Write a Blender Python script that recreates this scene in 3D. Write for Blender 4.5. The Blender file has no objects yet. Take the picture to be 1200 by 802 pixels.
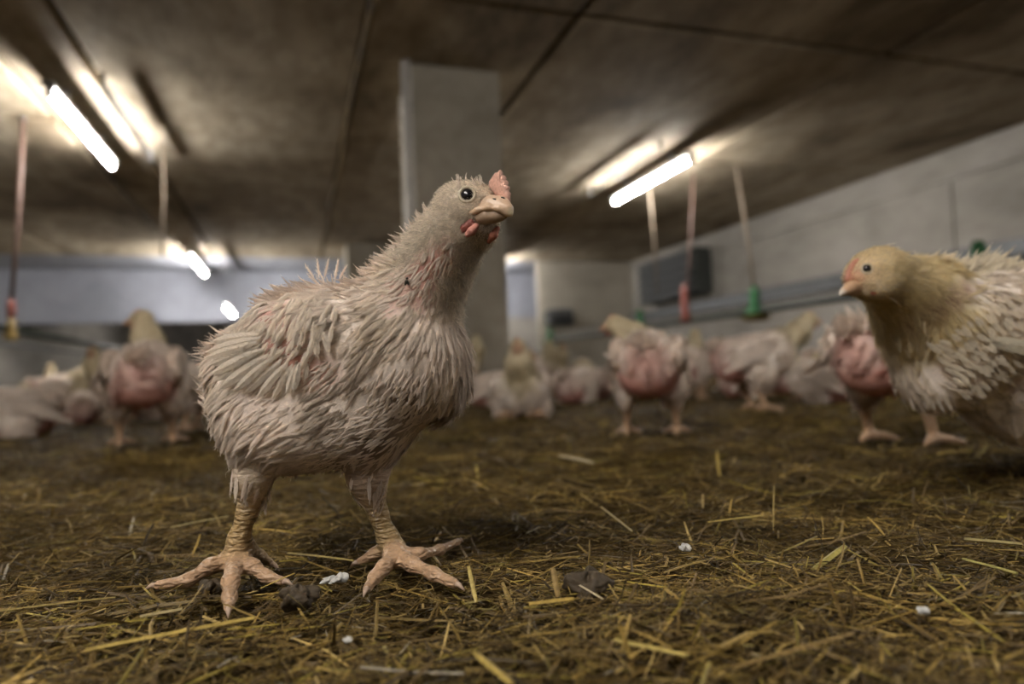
import bpy, math, random
import numpy as np
from mathutils import Matrix, Vector

C = bpy.context.scene.collection
rng = np.random.default_rng(7)
random.seed(7)

# ------------------------------------------------------------------ camera, world, exposure
F_PX, CX, CY = 800.0, 600.0, 401.0            # 24 mm lens on a 36 mm sensor, 1200 x 802
CAM = np.array([0.0, 0.0, 0.175])
YAW, PITCH, ROLL = math.radians(-17.6), math.radians(2.5), math.radians(2.2)
fw = np.array([-math.sin(YAW) * math.cos(PITCH), math.cos(YAW) * math.cos(PITCH), math.sin(PITCH)])
r0 = np.cross(fw, [0, 0, 1.0]); r0 /= np.linalg.norm(r0)
u0 = np.cross(r0, fw)
RT = math.cos(ROLL) * r0 - math.sin(ROLL) * u0
UP = math.sin(ROLL) * r0 + math.cos(ROLL) * u0
cam_d = bpy.data.cameras.new('camera')
cam = bpy.data.objects.new('camera', cam_d); C.objects.link(cam)
cam_d.lens = 24.0; cam_d.sensor_width = 36.0
m = Matrix(((RT[0], UP[0], -fw[0], CAM[0]), (RT[1], UP[1], -fw[1], CAM[1]), (RT[2], UP[2], -fw[2], CAM[2]), (0, 0, 0, 1)))
cam.matrix_world = m
cam_d.clip_start = 0.02; cam_d.clip_end = 100
cam_d.dof.use_dof = True
cam_d.dof.focus_distance = 0.585
cam_d.dof.aperture_fstop = 2.8
sc = bpy.context.scene
sc.camera = cam
sc.view_settings.view_transform = 'Standard'
sc.view_settings.look = 'None'
sc.view_settings.gamma = 1.0
sc.view_settings.use_curve_mapping = False
sc.view_settings.exposure = 3.28
sc.cycles.max_bounces = 6
sc.cycles.diffuse_bounces = 4
sc.cycles.sample_clamp_indirect = 4.0
world = bpy.data.worlds.new('world'); sc.world = world
world.use_nodes = True
world.node_tree.nodes['Background'].inputs[0].default_value = (0.02, 0.02, 0.022, 1)
world.node_tree.nodes['Background'].inputs[1].default_value = 0.3
TUBE_POWER = 21.0
TUBE_COL = (1.0, 0.965, 0.92)


def at(x, y, d):
    """A pixel of the 1200 x 802 frame at depth d (metres along the view axis)."""
    return CAM + d * (fw + RT * (x - CX) / F_PX + UP * (CY - y) / F_PX)


def onz(x, y, z):
    d = fw + RT * (x - CX) / F_PX + UP * (CY - y) / F_PX
    return CAM + d * (z - CAM[2]) / d[2]


def depth_of(p):
    return float((np.asarray(p) - CAM) @ fw)


def unit(v):
    v = np.asarray(v, float)
    return v / (np.linalg.norm(v, axis=-1, keepdims=True) + 1e-12)


# ------------------------------------------------------------------ materials
def new_mat(name):
    mt = bpy.data.materials.new(name); mt.use_nodes = True
    nt = mt.node_tree
    return mt, nt, nt.nodes['Principled BSDF']


def plain(name, col, rough=0.6, bump=0.0, scale=60.0, var=0.25, spec=0.5, metal=0.0):
    mt, nt, b = new_mat(name)
    tc = nt.nodes.new('ShaderNodeTexCoord')
    nz = nt.nodes.new('ShaderNodeTexNoise'); nz.inputs['Scale'].default_value = scale; nz.inputs['Detail'].default_value = 5
    nt.links.new(tc.outputs['Object'], nz.inputs['Vector'])
    rp = nt.nodes.new('ShaderNodeValToRGB')
    rp.color_ramp.elements[0].position = 0.3; rp.color_ramp.elements[1].position = 0.7
    rp.color_ramp.elements[0].color = (*[c * (1 - var) for c in col], 1)
    rp.color_ramp.elements[1].color = (*[min(1, c * (1 + var * 0.4)) for c in col], 1)
    nt.links.new(nz.outputs['Fac'], rp.inputs['Fac']); nt.links.new(rp.outputs['Color'], b.inputs['Base Color'])
    b.inputs['Roughness'].default_value = rough
    b.inputs['Specular IOR Level'].default_value = spec
    b.inputs['Metallic'].default_value = metal
    if bump:
        bp = nt.nodes.new('ShaderNodeBump'); bp.inputs['Strength'].default_value = bump; bp.inputs['Distance'].default_value = 0.002
        nt.links.new(nz.outputs['Fac'], bp.inputs['Height']); nt.links.new(bp.outputs['Normal'], b.inputs['Normal'])
    return mt


def attr_mat(name, rough=0.7, bump=0.0, scale=300.0, spec=0.3, transl=0.0, dist=0.0006, var=0.2):
    """Colour comes from the mesh's own 'col' attribute (the thing's own colours), with a little noise."""
    mt, nt, b = new_mat(name)
    at_ = nt.nodes.new('ShaderNodeAttribute'); at_.attribute_name = 'col'
    tc = nt.nodes.new('ShaderNodeTexCoord')
    nz = nt.nodes.new('ShaderNodeTexNoise'); nz.inputs['Scale'].default_value = scale; nz.inputs['Detail'].default_value = 4
    nt.links.new(tc.outputs['Object'], nz.inputs['Vector'])
    mr = nt.nodes.new('ShaderNodeMapRange'); mr.inputs['From Min'].default_value = 0.3; mr.inputs['From Max'].default_value = 0.7
    mr.inputs['To Min'].default_value = 1 - var; mr.inputs['To Max'].default_value = 1 + var * 0.5
    nt.links.new(nz.outputs['Fac'], mr.inputs['Value'])
    vm = nt.nodes.new('ShaderNodeVectorMath'); vm.operation = 'SCALE'
    nt.links.new(at_.outputs['Color'], vm.inputs[0]); nt.links.new(mr.outputs['Result'], vm.inputs['Scale'])
    nt.links.new(vm.outputs['Vector'], b.inputs['Base Color'])
    b.inputs['Roughness'].default_value = rough; b.inputs['Specular IOR Level'].default_value = spec
    if bump:
        bp = nt.nodes.new('ShaderNodeBump'); bp.inputs['Strength'].default_value = bump; bp.inputs['Distance'].default_value = dist
        nt.links.new(nz.outputs['Fac'], bp.inputs['Height']); nt.links.new(bp.outputs['Normal'], b.inputs['Normal'])
    if transl:
        tr = nt.nodes.new('ShaderNodeBsdfTranslucent'); mx = nt.nodes.new('ShaderNodeMixShader'); mx.inputs[0].default_value = transl
        nt.links.new(vm.outputs['Vector'], tr.inputs['Color'])
        nt.links.new(b.outputs[0], mx.inputs[1]); nt.links.new(tr.outputs[0], mx.inputs[2])
        nt.links.new(mx.outputs[0], nt.nodes['Material Output'].inputs['Surface'])
    return mt


def skin_mat():
    """Bird body: skin under the feathers; legs (attribute 'leg') carry rows of scales."""
    mt = attr_mat('bird_skin', rough=0.6, bump=0.35, scale=420, spec=0.35)
    nt = mt.node_tree; b = nt.nodes['Principled BSDF']
    la = nt.nodes.new('ShaderNodeAttribute'); la.attribute_name = 'leg'
    tc = nt.nodes.new('ShaderNodeTexCoord')
    vo = nt.nodes.new('ShaderNodeTexVoronoi'); vo.feature = 'DISTANCE_TO_EDGE'; vo.inputs['Scale'].default_value = 210
    mp = nt.nodes.new('ShaderNodeMapping'); mp.inputs['Scale'].default_value = (0.55, 0.55, 1.5)
    wv = nt.nodes.new('ShaderNodeTexWave'); wv.bands_direction = 'Z'; wv.inputs['Scale'].default_value = 60; wv.inputs['Distortion'].default_value = 5.0
    wv.inputs['Detail'].default_value = 2; wv.inputs['Detail Scale'].default_value = 1.5
    nt.links.new(tc.outputs['Object'], mp.inputs['Vector']); nt.links.new(mp.outputs['Vector'], vo.inputs['Vector'])
    nt.links.new(tc.outputs['Object'], wv.inputs['Vector'])
    ad = nt.nodes.new('ShaderNodeMath'); ad.operation = 'MULTIPLY_ADD'; ad.inputs[1].default_value = 3.0
    nt.links.new(vo.outputs['Distance'], ad.inputs[0]); nt.links.new(wv.outputs['Fac'], ad.inputs[2])
    mu = nt.nodes.new('ShaderNodeMath'); mu.operation = 'MULTIPLY'
    nt.links.new(ad.outputs[0], mu.inputs[0]); nt.links.new(la.outputs['Fac'], mu.inputs[1])
    bp = nt.nodes.new('ShaderNodeBump'); bp.inputs['Strength'].default_value = 0.75; bp.inputs['Distance'].default_value = 0.0011
    nt.links.new(mu.outputs[0], bp.inputs['Height'])
    old = b.inputs['Normal'].links[0].from_node
    nt.links.new(old.outputs['Normal'], bp.inputs['Normal']); nt.links.new(bp.outputs['Normal'], b.inputs['Normal'])
    rr = nt.nodes.new('ShaderNodeMapRange'); rr.inputs['To Min'].default_value = 0.65; rr.inputs['To Max'].default_value = 0.33
    nt.links.new(la.outputs['Fac'], rr.inputs['Value']); nt.links.new(rr.outputs['Result'], b.inputs['Roughness'])
    return mt


def concrete(name, base, dark, light, scale=1.0, streak=(1, 1, 1), grime=0.75):
    mt, nt, b = new_mat(name)
    tc = nt.nodes.new('ShaderNodeTexCoord'); mp = nt.nodes.new('ShaderNodeMapping'); mp.inputs['Scale'].default_value = streak
    nt.links.new(tc.outputs['Object'], mp.inputs['Vector'])
    n1 = nt.nodes.new('ShaderNodeTexNoise'); n1.inputs['Scale'].default_value = 0.9 * scale; n1.inputs['Detail'].default_value = 9; n1.inputs['Roughness'].default_value = 0.62
    n1.inputs['Distortion'].default_value = 0.5
    n2 = nt.nodes.new('ShaderNodeTexNoise'); n2.inputs['Scale'].default_value = 5.0 * scale; n2.inputs['Detail'].default_value = 7; n2.inputs['Roughness'].default_value = 0.7
    for n in (n1, n2): nt.links.new(mp.outputs['Vector'], n.inputs['Vector'])
    r1 = nt.nodes.new('ShaderNodeValToRGB'); e = r1.color_ramp.elements
    e[0].position = 0.36; e[0].color = (*dark, 1); e[1].position = 0.66; e[1].color = (*light, 1)
    k = r1.color_ramp.elements.new(0.5); k.color = (*base, 1)
    nt.links.new(n1.outputs['Fac'], r1.inputs['Fac'])
    r2 = nt.nodes.new('ShaderNodeValToRGB'); e = r2.color_ramp.elements
    e[0].position = 0.33; e[0].color = (0.45, 0.43, 0.4, 1); e[1].position = 0.58; e[1].color = (1, 1, 1, 1)
    nt.links.new(n2.outputs['Fac'], r2.inputs['Fac'])
    mx = nt.nodes.new('ShaderNodeMix'); mx.data_type = 'RGBA'; mx.blend_type = 'MULTIPLY'; mx.inputs['Factor'].default_value = grime
    nt.links.new(r1.outputs['Color'], mx.inputs['A']); nt.links.new(r2.outputs['Color'], mx.inputs['B'])
    nt.links.new(mx.outputs['Result'], b.inputs['Base Color'])
    b.inputs['Roughness'].default_value = 0.85; b.inputs['Specular IOR Level'].default_value = 0.2
    bp = nt.nodes.new('ShaderNodeBump'); bp.inputs['Strength'].default_value = 0.3; bp.inputs['Distance'].default_value = 0.01
    nt.links.new(n2.outputs['Fac'], bp.inputs['Height']); nt.links.new(bp.outputs['Normal'], b.inputs['Normal'])
    return mt


def emit(name, col, strength):
    mt = bpy.data.materials.new(name); mt.use_nodes = True; nt = mt.node_tree
    nt.nodes.remove(nt.nodes['Principled BSDF'])
    e = nt.nodes.new('ShaderNodeEmission'); e.inputs[0].default_value = (*col, 1); e.inputs[1].default_value = strength
    nt.links.new(e.outputs[0], nt.nodes['Material Output'].inputs[0])
    return mt


M = {
    'ceiling': concrete('ceiling_concrete', (0.39, 0.325, 0.235), (0.21, 0.163, 0.108), (0.51, 0.44, 0.34), 1.0, (1.3, 0.6, 1)),
    'annex_ceiling': concrete('whitewashed_ceiling', (0.29, 0.30, 0.34), (0.22, 0.23, 0.265), (0.34, 0.355, 0.40), 0.8),
    'lintel': concrete('bluish_whitewash', (0.30, 0.31, 0.355), (0.24, 0.25, 0.285), (0.34, 0.355, 0.405), 0.8, (1, 1, 1), 0.2),
    'partition': concrete('brightened_partition_wall', (0.58, 0.54, 0.46), (0.48, 0.44, 0.37), (0.64, 0.60, 0.52), 0.6, (1, 1, 2), 0.25),  # wall colour raised to stand in for light falling on the partition
    'wall': concrete('whitewashed_wall', (0.37, 0.345, 0.305), (0.28, 0.26, 0.23), (0.41, 0.38, 0.345), 0.7, (1, 1, 2), 0.25),
    'wall_dark': concrete('grimy_wall', (0.27, 0.25, 0.225), (0.20, 0.185, 0.17), (0.32, 0.295, 0.265), 0.9),
    'pillar': concrete('pillar_concrete', (0.36, 0.325, 0.265), (0.29, 0.26, 0.21), (0.42, 0.375, 0.31), 1.6, (1, 1, 1), 0.3),
    'joint': plain('joint_grime', (0.035, 0.026, 0.015), 0.9, scale=4),
    'stain': plain('yellowed_sealant', (0.13, 0.085, 0.03), 0.9, scale=5, var=0.6),
    'white_metal': plain('white_painted_metal', (0.30, 0.30, 0.29), 0.4, scale=8, var=0.15),
    'pipe': plain('white_plastic_pipe', (0.60, 0.57, 0.53), 0.45, scale=12, var=0.15),
    'grey_metal': plain('galvanised_metal', (0.16, 0.165, 0.17), 0.5, scale=10, metal=0.4),
    'dark_metal': plain('dark_louver_metal', (0.055, 0.06, 0.055), 0.6, scale=8),
    'dark': plain('dark_green_pipe', (0.018, 0.024, 0.018), 0.5, scale=8),
    'green': plain('green_plastic', (0.01, 0.10, 0.025), 0.4, scale=20),
    'yellow': plain('yellow_plastic', (0.20, 0.13, 0.03), 0.4, scale=20),
    'red': plain('red_plastic', (0.20, 0.055, 0.04), 0.45, scale=20),
    'hose': plain('pinkish_hose', (0.15, 0.09, 0.07), 0.6, scale=20),
    'cord': plain('pale_cord', (0.20, 0.155, 0.11), 0.8, scale=40),
    'tube_off': plain('unlit_tube_glass', (0.20, 0.20, 0.205), 0.25, scale=6, var=0.08),
    'tube': emit('lit_fluorescent_tube', TUBE_COL, TUBE_POWER),
    'skin': skin_mat(),
    'feather': attr_mat('feather', rough=0.75, spec=0.2, scale=500, transl=0.5, var=0.10),
    'horn': attr_mat('beak_horn', rough=0.38, spec=0.5, bump=0.25, scale=700, var=0.12),
    'comb': attr_mat('comb_flesh', rough=0.55, spec=0.4, bump=0.8, scale=600, dist=0.001, var=0.25),
    'eye': plain('dark_eye', (0.012, 0.010, 0.014), 0.03, scale=30, spec=0.8),
    'iris': plain('iris', (0.05, 0.05, 0.07), 0.12, scale=60, spec=0.8),
    'dung': plain('brown_dung', (0.055, 0.037, 0.018), 0.7, bump=1.0, scale=160),
    'dropping': plain('white_dropping', (0.50, 0.49, 0.46), 0.5, bump=0.5, scale=220),
    'fly': plain('dark_speck', (0.03, 0.03, 0.02), 0.4, scale=100),
}
st = attr_mat('straw', rough=0.5, spec=0.22, scale=260, var=0.35, bump=0.2)
M['straw'] = st


def ground_mat():
    mt, nt, b = new_mat('soiled_litter_ground')
    tc = nt.nodes.new('ShaderNodeTexCoord')
    n1 = nt.nodes.new('ShaderNodeTexNoise'); n1.inputs['Scale'].default_value = 38; n1.inputs['Detail'].default_value = 9; n1.inputs['Roughness'].default_value = 0.7
    n1.inputs['Distortion'].default_value = 1.2
    nt.links.new(tc.outputs['Object'], n1.inputs['Vector'])
    r = nt.nodes.new('ShaderNodeValToRGB'); e = r.color_ramp.elements
    e[0].position = 0.36; e[0].color = (0.030, 0.019, 0.007, 1); e[1].position = 0.68; e[1].color = (0.14, 0.095, 0.030, 1)
    k = r.color_ramp.elements.new(0.52); k.color = (0.085, 0.056, 0.018, 1)
    nt.links.new(n1.outputs['Fac'], r.inputs['Fac']); nt.links.new(r.outputs['Color'], b.inputs['Base Color'])
    bp = nt.nodes.new('ShaderNodeBump'); bp.inputs['Strength'].default_value = 0.9; bp.inputs['Distance'].default_value = 0.012
    nt.links.new(n1.outputs['Fac'], bp.inputs['Height']); nt.links.new(bp.outputs['Normal'], b.inputs['Normal'])
    b.inputs['Roughness'].default_value = 0.9
    b.inputs['Specular IOR Level'].default_value = 0.06
    return mt


M['ground'] = ground_mat()


# ------------------------------------------------------------------ object helpers
def tag(o, label=None, cat=None, group=None, kind=None):
    if label: o['label'] = label
    if cat: o['category'] = cat
    if group: o['group'] = group
    if kind: o['kind'] = kind
    return o


def empty(name, loc, label, cat, group=None):
    o = bpy.data.objects.new(name, None); C.objects.link(o)
    o.location = tuple(loc); o.empty_display_size = 0.05
    return tag(o, label, cat, group)


def link_mesh(name, me, mat, parent=None):
    o = bpy.data.objects.new(name, me); C.objects.link(o)
    if mat is not None: me.materials.append(mat)
    if parent is not None: o.parent = parent
    return o


def np_mesh(name, V, loops, starts, totals, smooth=True, col=None, leg=None, normals=None):
    me = bpy.data.meshes.new(name)
    V = np.asarray(V, np.float32); loops = np.asarray(loops, np.int32)
    me.vertices.add(len(V)); me.vertices.foreach_set('co', V.ravel())
    me.loops.add(len(loops)); me.loops.foreach_set('vertex_index', loops)
    me.polygons.add(len(starts)); me.polygons.foreach_set('loop_start', np.asarray(starts, np.int32))
    try:
        me.polygons.foreach_set('loop_total', np.asarray(totals, np.int32))
    except Exception:
        pass
    me.update(calc_edges=True); me.validate()
    me.polygons.foreach_set('use_smooth', np.full(len(me.polygons), smooth))
    if col is not None:
        a = me.attributes.new('col', 'FLOAT_COLOR', 'POINT')
        c4 = np.ones((len(V), 4), np.float32); c4[:, :3] = np.clip(col, 0, 1)
        a.data.foreach_set('color', c4.ravel())
    if leg is not None:
        a = me.attributes.new('leg', 'FLOAT', 'POINT'); a.data.foreach_set('value', np.asarray(leg, np.float32))
    if normals is not None:
        me.normals_split_custom_set_from_vertices(np.asarray(normals, np.float32).tolist())
    return me


class Geo:
    """Collects polygons (quads / triangles / n-gons) into one mesh."""
    def __init__(s): s.v = []; s.f = []
    def add(s, vs, fs):
        k = len(s.v); s.v += [tuple(map(float, v)) for v in vs]; s.f += [tuple(i + k for i in f) for f in fs]; return s
    def box(s, lo, hi, b=0.0):
        x0, y0, z0 = lo; x1, y1, z1 = hi
        if b <= 0:
            vs = [(x, y, z) for z in (z0, z1) for x, y in ((x0, y0), (x1, y0), (x1, y1), (x0, y1))]
            return s.add(vs, [(3, 2, 1, 0), (4, 5, 6, 7), (0, 1, 5, 4), (1, 2, 6, 5), (2, 3, 7, 6), (3, 0, 4, 7)])
        vs = []
        for z, i in ((z0, b), (z0 + b, 0), (z1 - b, 0), (z1, b)):
            vs += [(x0 + i, y0 + i, z), (x1 - i, y0 + i, z), (x1 - i, y1 - i, z), (x0 + i, y1 - i, z)]
        fs = [(3, 2, 1, 0), (12, 13, 14, 15)]
        for r in range(3):
            for k in range(4): fs.append((r * 4 + k, r * 4 + (k + 1) % 4, r * 4 + 4 + (k + 1) % 4, r * 4 + 4 + k))
        return s.add(vs, fs)
    def tube(s, pts, rad, n=12, cap=True):
        pts = [np.asarray(p, float) for p in pts]
        if not hasattr(rad, '__len__'): rad = [rad] * len(pts)
        vs = []; fs = []
        for i, p in enumerate(pts):
            t = unit(pts[min(i + 1, len(pts) - 1)] - pts[max(i - 1, 0)])
            a = np.array([0, 0, 1.0]) if abs(t[2]) < 0.9 else np.array([1.0, 0, 0])
            x = unit(np.cross(a, t)); y = np.cross(t, x)
            for k in range(n):
                an = 2 * math.pi * k / n; vs.append(p + rad[i] * (math.cos(an) * x + math.sin(an) * y))
        for i in range(len(pts) - 1):
            for k in range(n): fs.append((i * n + k, i * n + (k + 1) % n, (i + 1) * n + (k + 1) % n, (i + 1) * n + k))
        if cap: fs.append(tuple(range(n - 1, -1, -1))); fs.append(tuple((len(pts) - 1) * n + k for k in range(n)))
        return s.add(vs, fs)
    def lathe(s, prof, c, n=24):
        c = np.asarray(c, float)
        vs = [(c[0] + r * math.cos(2 * math.pi * k / n), c[1] + r * math.sin(2 * math.pi * k / n), c[2] + z) for r, z in prof for k in range(n)]
        fs = [(i * n + k, i * n + (k + 1) % n, (i + 1) * n + (k + 1) % n, (i + 1) * n + k) for i in range(len(prof) - 1) for k in range(n)]
        return s.add(vs, fs)
    def build(s, name, mat, parent=None, off=None, smooth=False, col=None):
        me = bpy.data.meshes.new(name)
        vs = s.v if off is None else [(a - off[0], b - off[1], c - off[2]) for a, b, c in s.v]
        me.from_pydata(vs, [], s.f); me.update()
        if smooth: me.polygons.foreach_set('use_smooth', np.full(len(me.polygons), True))
        if col is not None:
            a = me.attributes.new('col', 'FLOAT_COLOR', 'POINT')
            c4 = np.ones((len(vs), 4), np.float32); c4[:, :3] = col; a.data.foreach_set('color', c4.ravel())
        return link_mesh(name, me, mat, parent)


def struct(name, geo, mat, smooth=False):
    return tag(geo.build(name, mat, smooth=smooth), kind='structure')


# ------------------------------------------------------------------ the barn
CEIL = 2.25
XL, XR, Y0, Y1 = -5.0, 6.36, -8.0, 23.2
YA = 12.1
XJ = [XL, -3.4, -1.72, -1.22, 0.44, 1.64, 3.9, XR]
YJ = [Y0, -2.6, 0.5, 3.6, 6.0, 9.0, YA]
g = Geo()
for i in range(len(XJ) - 1):
    for j in range(len(YJ) - 1):
        q = 0.022
        g.box((XJ[i] + q, YJ[j] + q, CEIL + random.uniform(-0.004, 0.006)), (XJ[i + 1] - q, YJ[j + 1] - q, CEIL + 0.14), 0.012)
struct('ceiling', g, M['ceiling'])
struct('trim_1', Geo().box((XL, Y0, CEIL + 0.05), (XR, YA, CEIL + 0.12)), M['joint'])
struct('ceiling_annex', Geo().box((XL, YA, CEIL), (XR + 2.2, Y1, CEIL + 0.15)), M['annex_ceiling'])
g = Geo()
ys = np.linspace(Y0, YA, 46)
pts = [(0.44 + 0.012 * math.sin(y * 2.1), y, CEIL - 0.008) for y in ys]
g.tube(pts, [0.016 + 0.022 * (0.5 + 0.5 * math.sin(y * 3.3 + 1)) * (0.5 + 0.5 * math.sin(y * 0.9)) for y in ys], 8)
struct('trim_2', g, M['stain'], True)
struct('wall_left', Geo().box((XL - 0.2, Y0, 0), (XL, Y1, CEIL + 0.2)), M['wall'])
struct('wall_right', Geo().box((XR, Y0, 0), (XR + 0.2, YA, CEIL + 0.2)), M['wall'])
struct('wall_front', Geo().box((XL, Y0 - 0.2, 0), (XR, Y0, CEIL + 0.2)), M['wall'])
struct('wall_partition', Geo().box((4.38, YA, 0), (XR + 0.2, YA + 0.03, CEIL + 0.2)), M['partition'])
struct('wall_lintel', Geo().box((XL, 13.6, 1.31), (XR + 2.0, 13.75, CEIL + 0.02)), M['lintel'])
struct('wall_partition_low', Geo().box((2.96, 13.6, 0), (XR + 2.0, 13.75, 1.31)), M['wall'])
struct('wall_annex', Geo().box((XR + 2.0, YA + 0.2, 0), (XR + 2.2, Y1, CEIL + 0.2)), M['wall'])
struct('wall_back', Geo().box((XL, Y1, 0), (4.0, Y1 + 0.2, CEIL + 0.2)), M['wall_dark'])
struct('wall_back_bright', Geo().box((4.0, Y1, 0), (XR + 2.2, Y1 + 0.2, CEIL + 0.2)), M['wall'])
struct('trim_3', Geo().box((XR - 0.05, Y0, 1.02), (XR, YA, 1.22), 0.01), M['grey_metal'])
struct('trim_4', Geo().box((XR - 0.03, Y0, 1.94), (XR, YA, 1.99), 0.006), M['wall'])
struct('trim_5', Geo().box((XR - 0.02, 5.15, 1.22), (XR, 5.20, 1.94)), M['wall'])

# pillars; the nearer one carries a white downpipe at its left corner
def pillar(n, y):
    g = Geo().box((0.78, y, -0.02), (1.38, y + 0.6, CEIL + 0.01), 0.02)
    o = struct(n, g, M['pillar'])
    return o


pillar('pillar_1', 4.42); pillar('pillar_2', 10.62)
struct('pillar_3', Geo().box((0.78, 16.8, 0), (1.38, 17.4, CEIL)), M['pillar'])
g = Geo().tube([(0.735, 4.40, 0.0), (0.735, 4.40, CEIL)], 0.034, 16)
for z in (0.9, 1.9): g.tube([(0.735, 4.40, z), (0.735, 4.40, z + 0.03)], 0.041, 16)
dp = empty('downpipe', (0.735, 4.40, 0), 'white vertical downpipe running up the left corner of the concrete pillar', 'pipe')
g.build('pipe', M['pipe'], dp, (0.735, 4.40, 0), True)


# ------------------------------------------------------------------ fluorescent lamps
def lamp(x, y0, y1, label, twin, both=False):
    c = (x, (y0 + y1) / 2, CEIL)
    root = empty('fluorescent_lamp', c, label, 'ceiling light')
    L = (y1 - y0) / 2
    g = Geo().box((-0.04, -L - 0.06, -0.135), (0.04, L + 0.06, -0.095), 0.008)
    for q in (-0.6, 0.6): g.box((-0.02, q * L - 0.02, -0.10), (0.02, q * L + 0.02, 0.0), 0.003)
    g.build('housing', M['white_metal'], root)
    for sgn in (-1, 1):
        Geo().box((-0.02, sgn * (L + 0.01) - 0.012, -0.195), (0.02, sgn * (L + 0.01) + 0.012, -0.12), 0.004).build('socket', M['white_metal'], root)
        Geo().box((twin * 0.30 - 0.015, sgn * (L + 0.01) - 0.012, -0.10), (twin * 0.30 + 0.015, sgn * (L + 0.01) + 0.012, 0.0), 0.004).build('socket', M['white_metal'], root)
    o = Geo().tube([(0, -L, -0.17), (0, L, -0.17)], 0.019, 14).build('lit_tube', M['tube'], root, smooth=True)
    tag(o, 'glowing fluorescent tube')
    o = Geo().tube([(twin * 0.30, -L, -0.075), (twin * 0.30, L, -0.075)], 0.014, 14).build('lit_tube' if both else 'unlit_tube', M['tube'] if both else M['tube_off'], root, smooth=True)
    tag(o, 'glowing fluorescent tube' if both else 'dead unlit tube')
    return root


lamp(-1.475, 5.02, 6.57, 'large glowing tube light on the ceiling at upper left, nearest lamp', 1)
lamp(3.54, 5.48, 7.03, 'glowing tube light on the ceiling right of the pillar', -1)
lamp(-1.485, 11.1, 12.9, 'small glowing tube light at mid left in front of the bluish ceiling', 1)
def low_lamp():
    c = (-1.05, 12.27, 1.37)
    root = empty('hanging_tube_lamp', c, 'small low tube light just above the back of the big chick', 'hanging light')
    tag(Geo().tube([(0, -0.75, 0), (0, 0.75, 0)], 0.019, 14).build('lit_tube', M['tube'], root, smooth=True), 'glowing fluorescent tube')
    Geo().box((-0.03, -0.80, 0.035), (0.03, 0.80, 0.075), 0.008).build('housing', M['white_metal'], root)
    for y in (-0.76, 0.76):
        Geo().box((-0.02, y - 0.012, -0.025), (0.02, y + 0.012, 0.04), 0.004).build('socket', M['white_metal'], root)
        Geo().tube([(0, y, 0.06), (0, y, CEIL - 1.37)], 0.004, 8).build('wire', M['grey_metal'], root, smooth=True)


low_lamp()
lamp(-1.62, 18.6, 20.2, 'added unseen tube light behind the bluish partition, brightens the dark annex', 1)  # lamp added out of view to lift the darkness below the lintel
lamp(3.55, 11.5, 13.0, 'tube light showing as a small dot right of the pillar', -1)
lamp(-1.475, -1.4, 0.3, 'unseen tube light above the camera, left row, with a second lit tube added', 1, True)  # second tube lit as extra light on the front chick
lamp(3.85, -0.9, 0.8, 'tube light on the ceiling behind the camera, right row', -1)
lamp(-1.62, -6.6, -4.9, 'tube light at the near end of the barn, left row', 1)

# ------------------------------------------------------------------ feed lines, drinkers, vents
FX, FZ = 4.48, 0.70
root = empty('feed_line', (FX, 7.0, FZ), 'dark feed pipe hanging along the right wall behind the flock', 'feed line')
Geo().tube([(FX, -1.0, FZ), (FX, 12.0, FZ)], 0.035, 14).build('pipe', M['dark'], root, (FX, 7.0, FZ), True)
Geo().tube([(FX, -1.0, FZ + 0.10), (FX, 12.0, FZ + 0.10)], 0.012, 8).build('guard_rail', M['grey_metal'], root, (FX, 7.0, FZ), True)
LX, LZ = -2.18, 0.665
root = empty('feed_line', (LX, 9.0, LZ), 'dark feed pipe hanging along the left wall', 'feed line')
Geo().tube([(LX, 0.5, LZ), (LX, 21.5, LZ)], 0.03, 14).build('pipe', M['dark'], root, (LX, 9.0, LZ), True)
Geo().tube([(LX, 0.5, LZ - 0.12), (LX, 21.5, LZ - 0.12)], 0.014, 8).build('guard_rail', M['grey_metal'], root, (LX, 9.0, LZ), True)


def feeder(px, py, label):
    d = fw + RT * (px - CX) / F_PX + UP * (CY - py) / F_PX
    y = (CAM + d * (FX / d[0]))[1]
    c = (FX, y, FZ)
    r = empty('feeder_pan', c, label, 'poultry feeder', 'green and yellow feeders on the feed line')
    Geo().lathe([(0.0, 0.25), (0.03, 0.25), (0.05, 0.20), (0.055, 0.08), (0.095, -0.02), (0.11, -0.06), (0.10, -0.06), (0.0, -0.05)], (0, 0, 0)).build('hopper', M['green'], r, smooth=True)
    Geo().lathe([(0.0, -0.10), (0.11, -0.10), (0.155, -0.055), (0.16, -0.05), (0.15, -0.055), (0.11, -0.085), (0.0, -0.09)], (0, 0, 0)).build('pan', M['yellow'], r, smooth=True)
    g = Geo()
    for k in range(5):
        a = 2 * math.pi * k / 5
        g.tube([(0.155 * math.cos(a), 0.155 * math.sin(a), -0.052), (0.05 * math.cos(a), 0.05 * math.sin(a), 0.05)], 0.004, 6)
    g.build('grille', M['green'], r, smooth=True)


feeder(1147, 305, 'green and yellow feeder above the back of the near right chick')
feeder(885, 358, 'green and yellow feeder left of the side-on chick with its head up')
feeder(750, 375, 'green feeder just right of the yellow-necked chick head')
feeder(645, 390, 'farthest green and yellow feeder, left of the yellow-necked chick head')


def cord(name, top, bot, r, mat, label, cat, drink=False):
    """A line hanging from the ceiling; a drinker hangs at its lower end if asked."""
    p0 = onz(*top, CEIL); d0 = depth_of(p0); p0 = p0 + np.array([0, 0, .02]); p1 = at(*bot, d0)
    rt = empty(name, p0, label, cat)
    mid = (p0 + p1) / 2 + np.array([0.012, 0, 0])
    Geo().tube([p0, mid, p1], [r * 1.2, r, r], 10).build('line', mat, rt, p0, True)
    Geo().tube([p0, p0 - np.array([0, 0, 0.02])], r * 1.4, 10).build('ceiling_hook', M['grey_metal'], rt, p0, True)
    return p1


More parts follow.
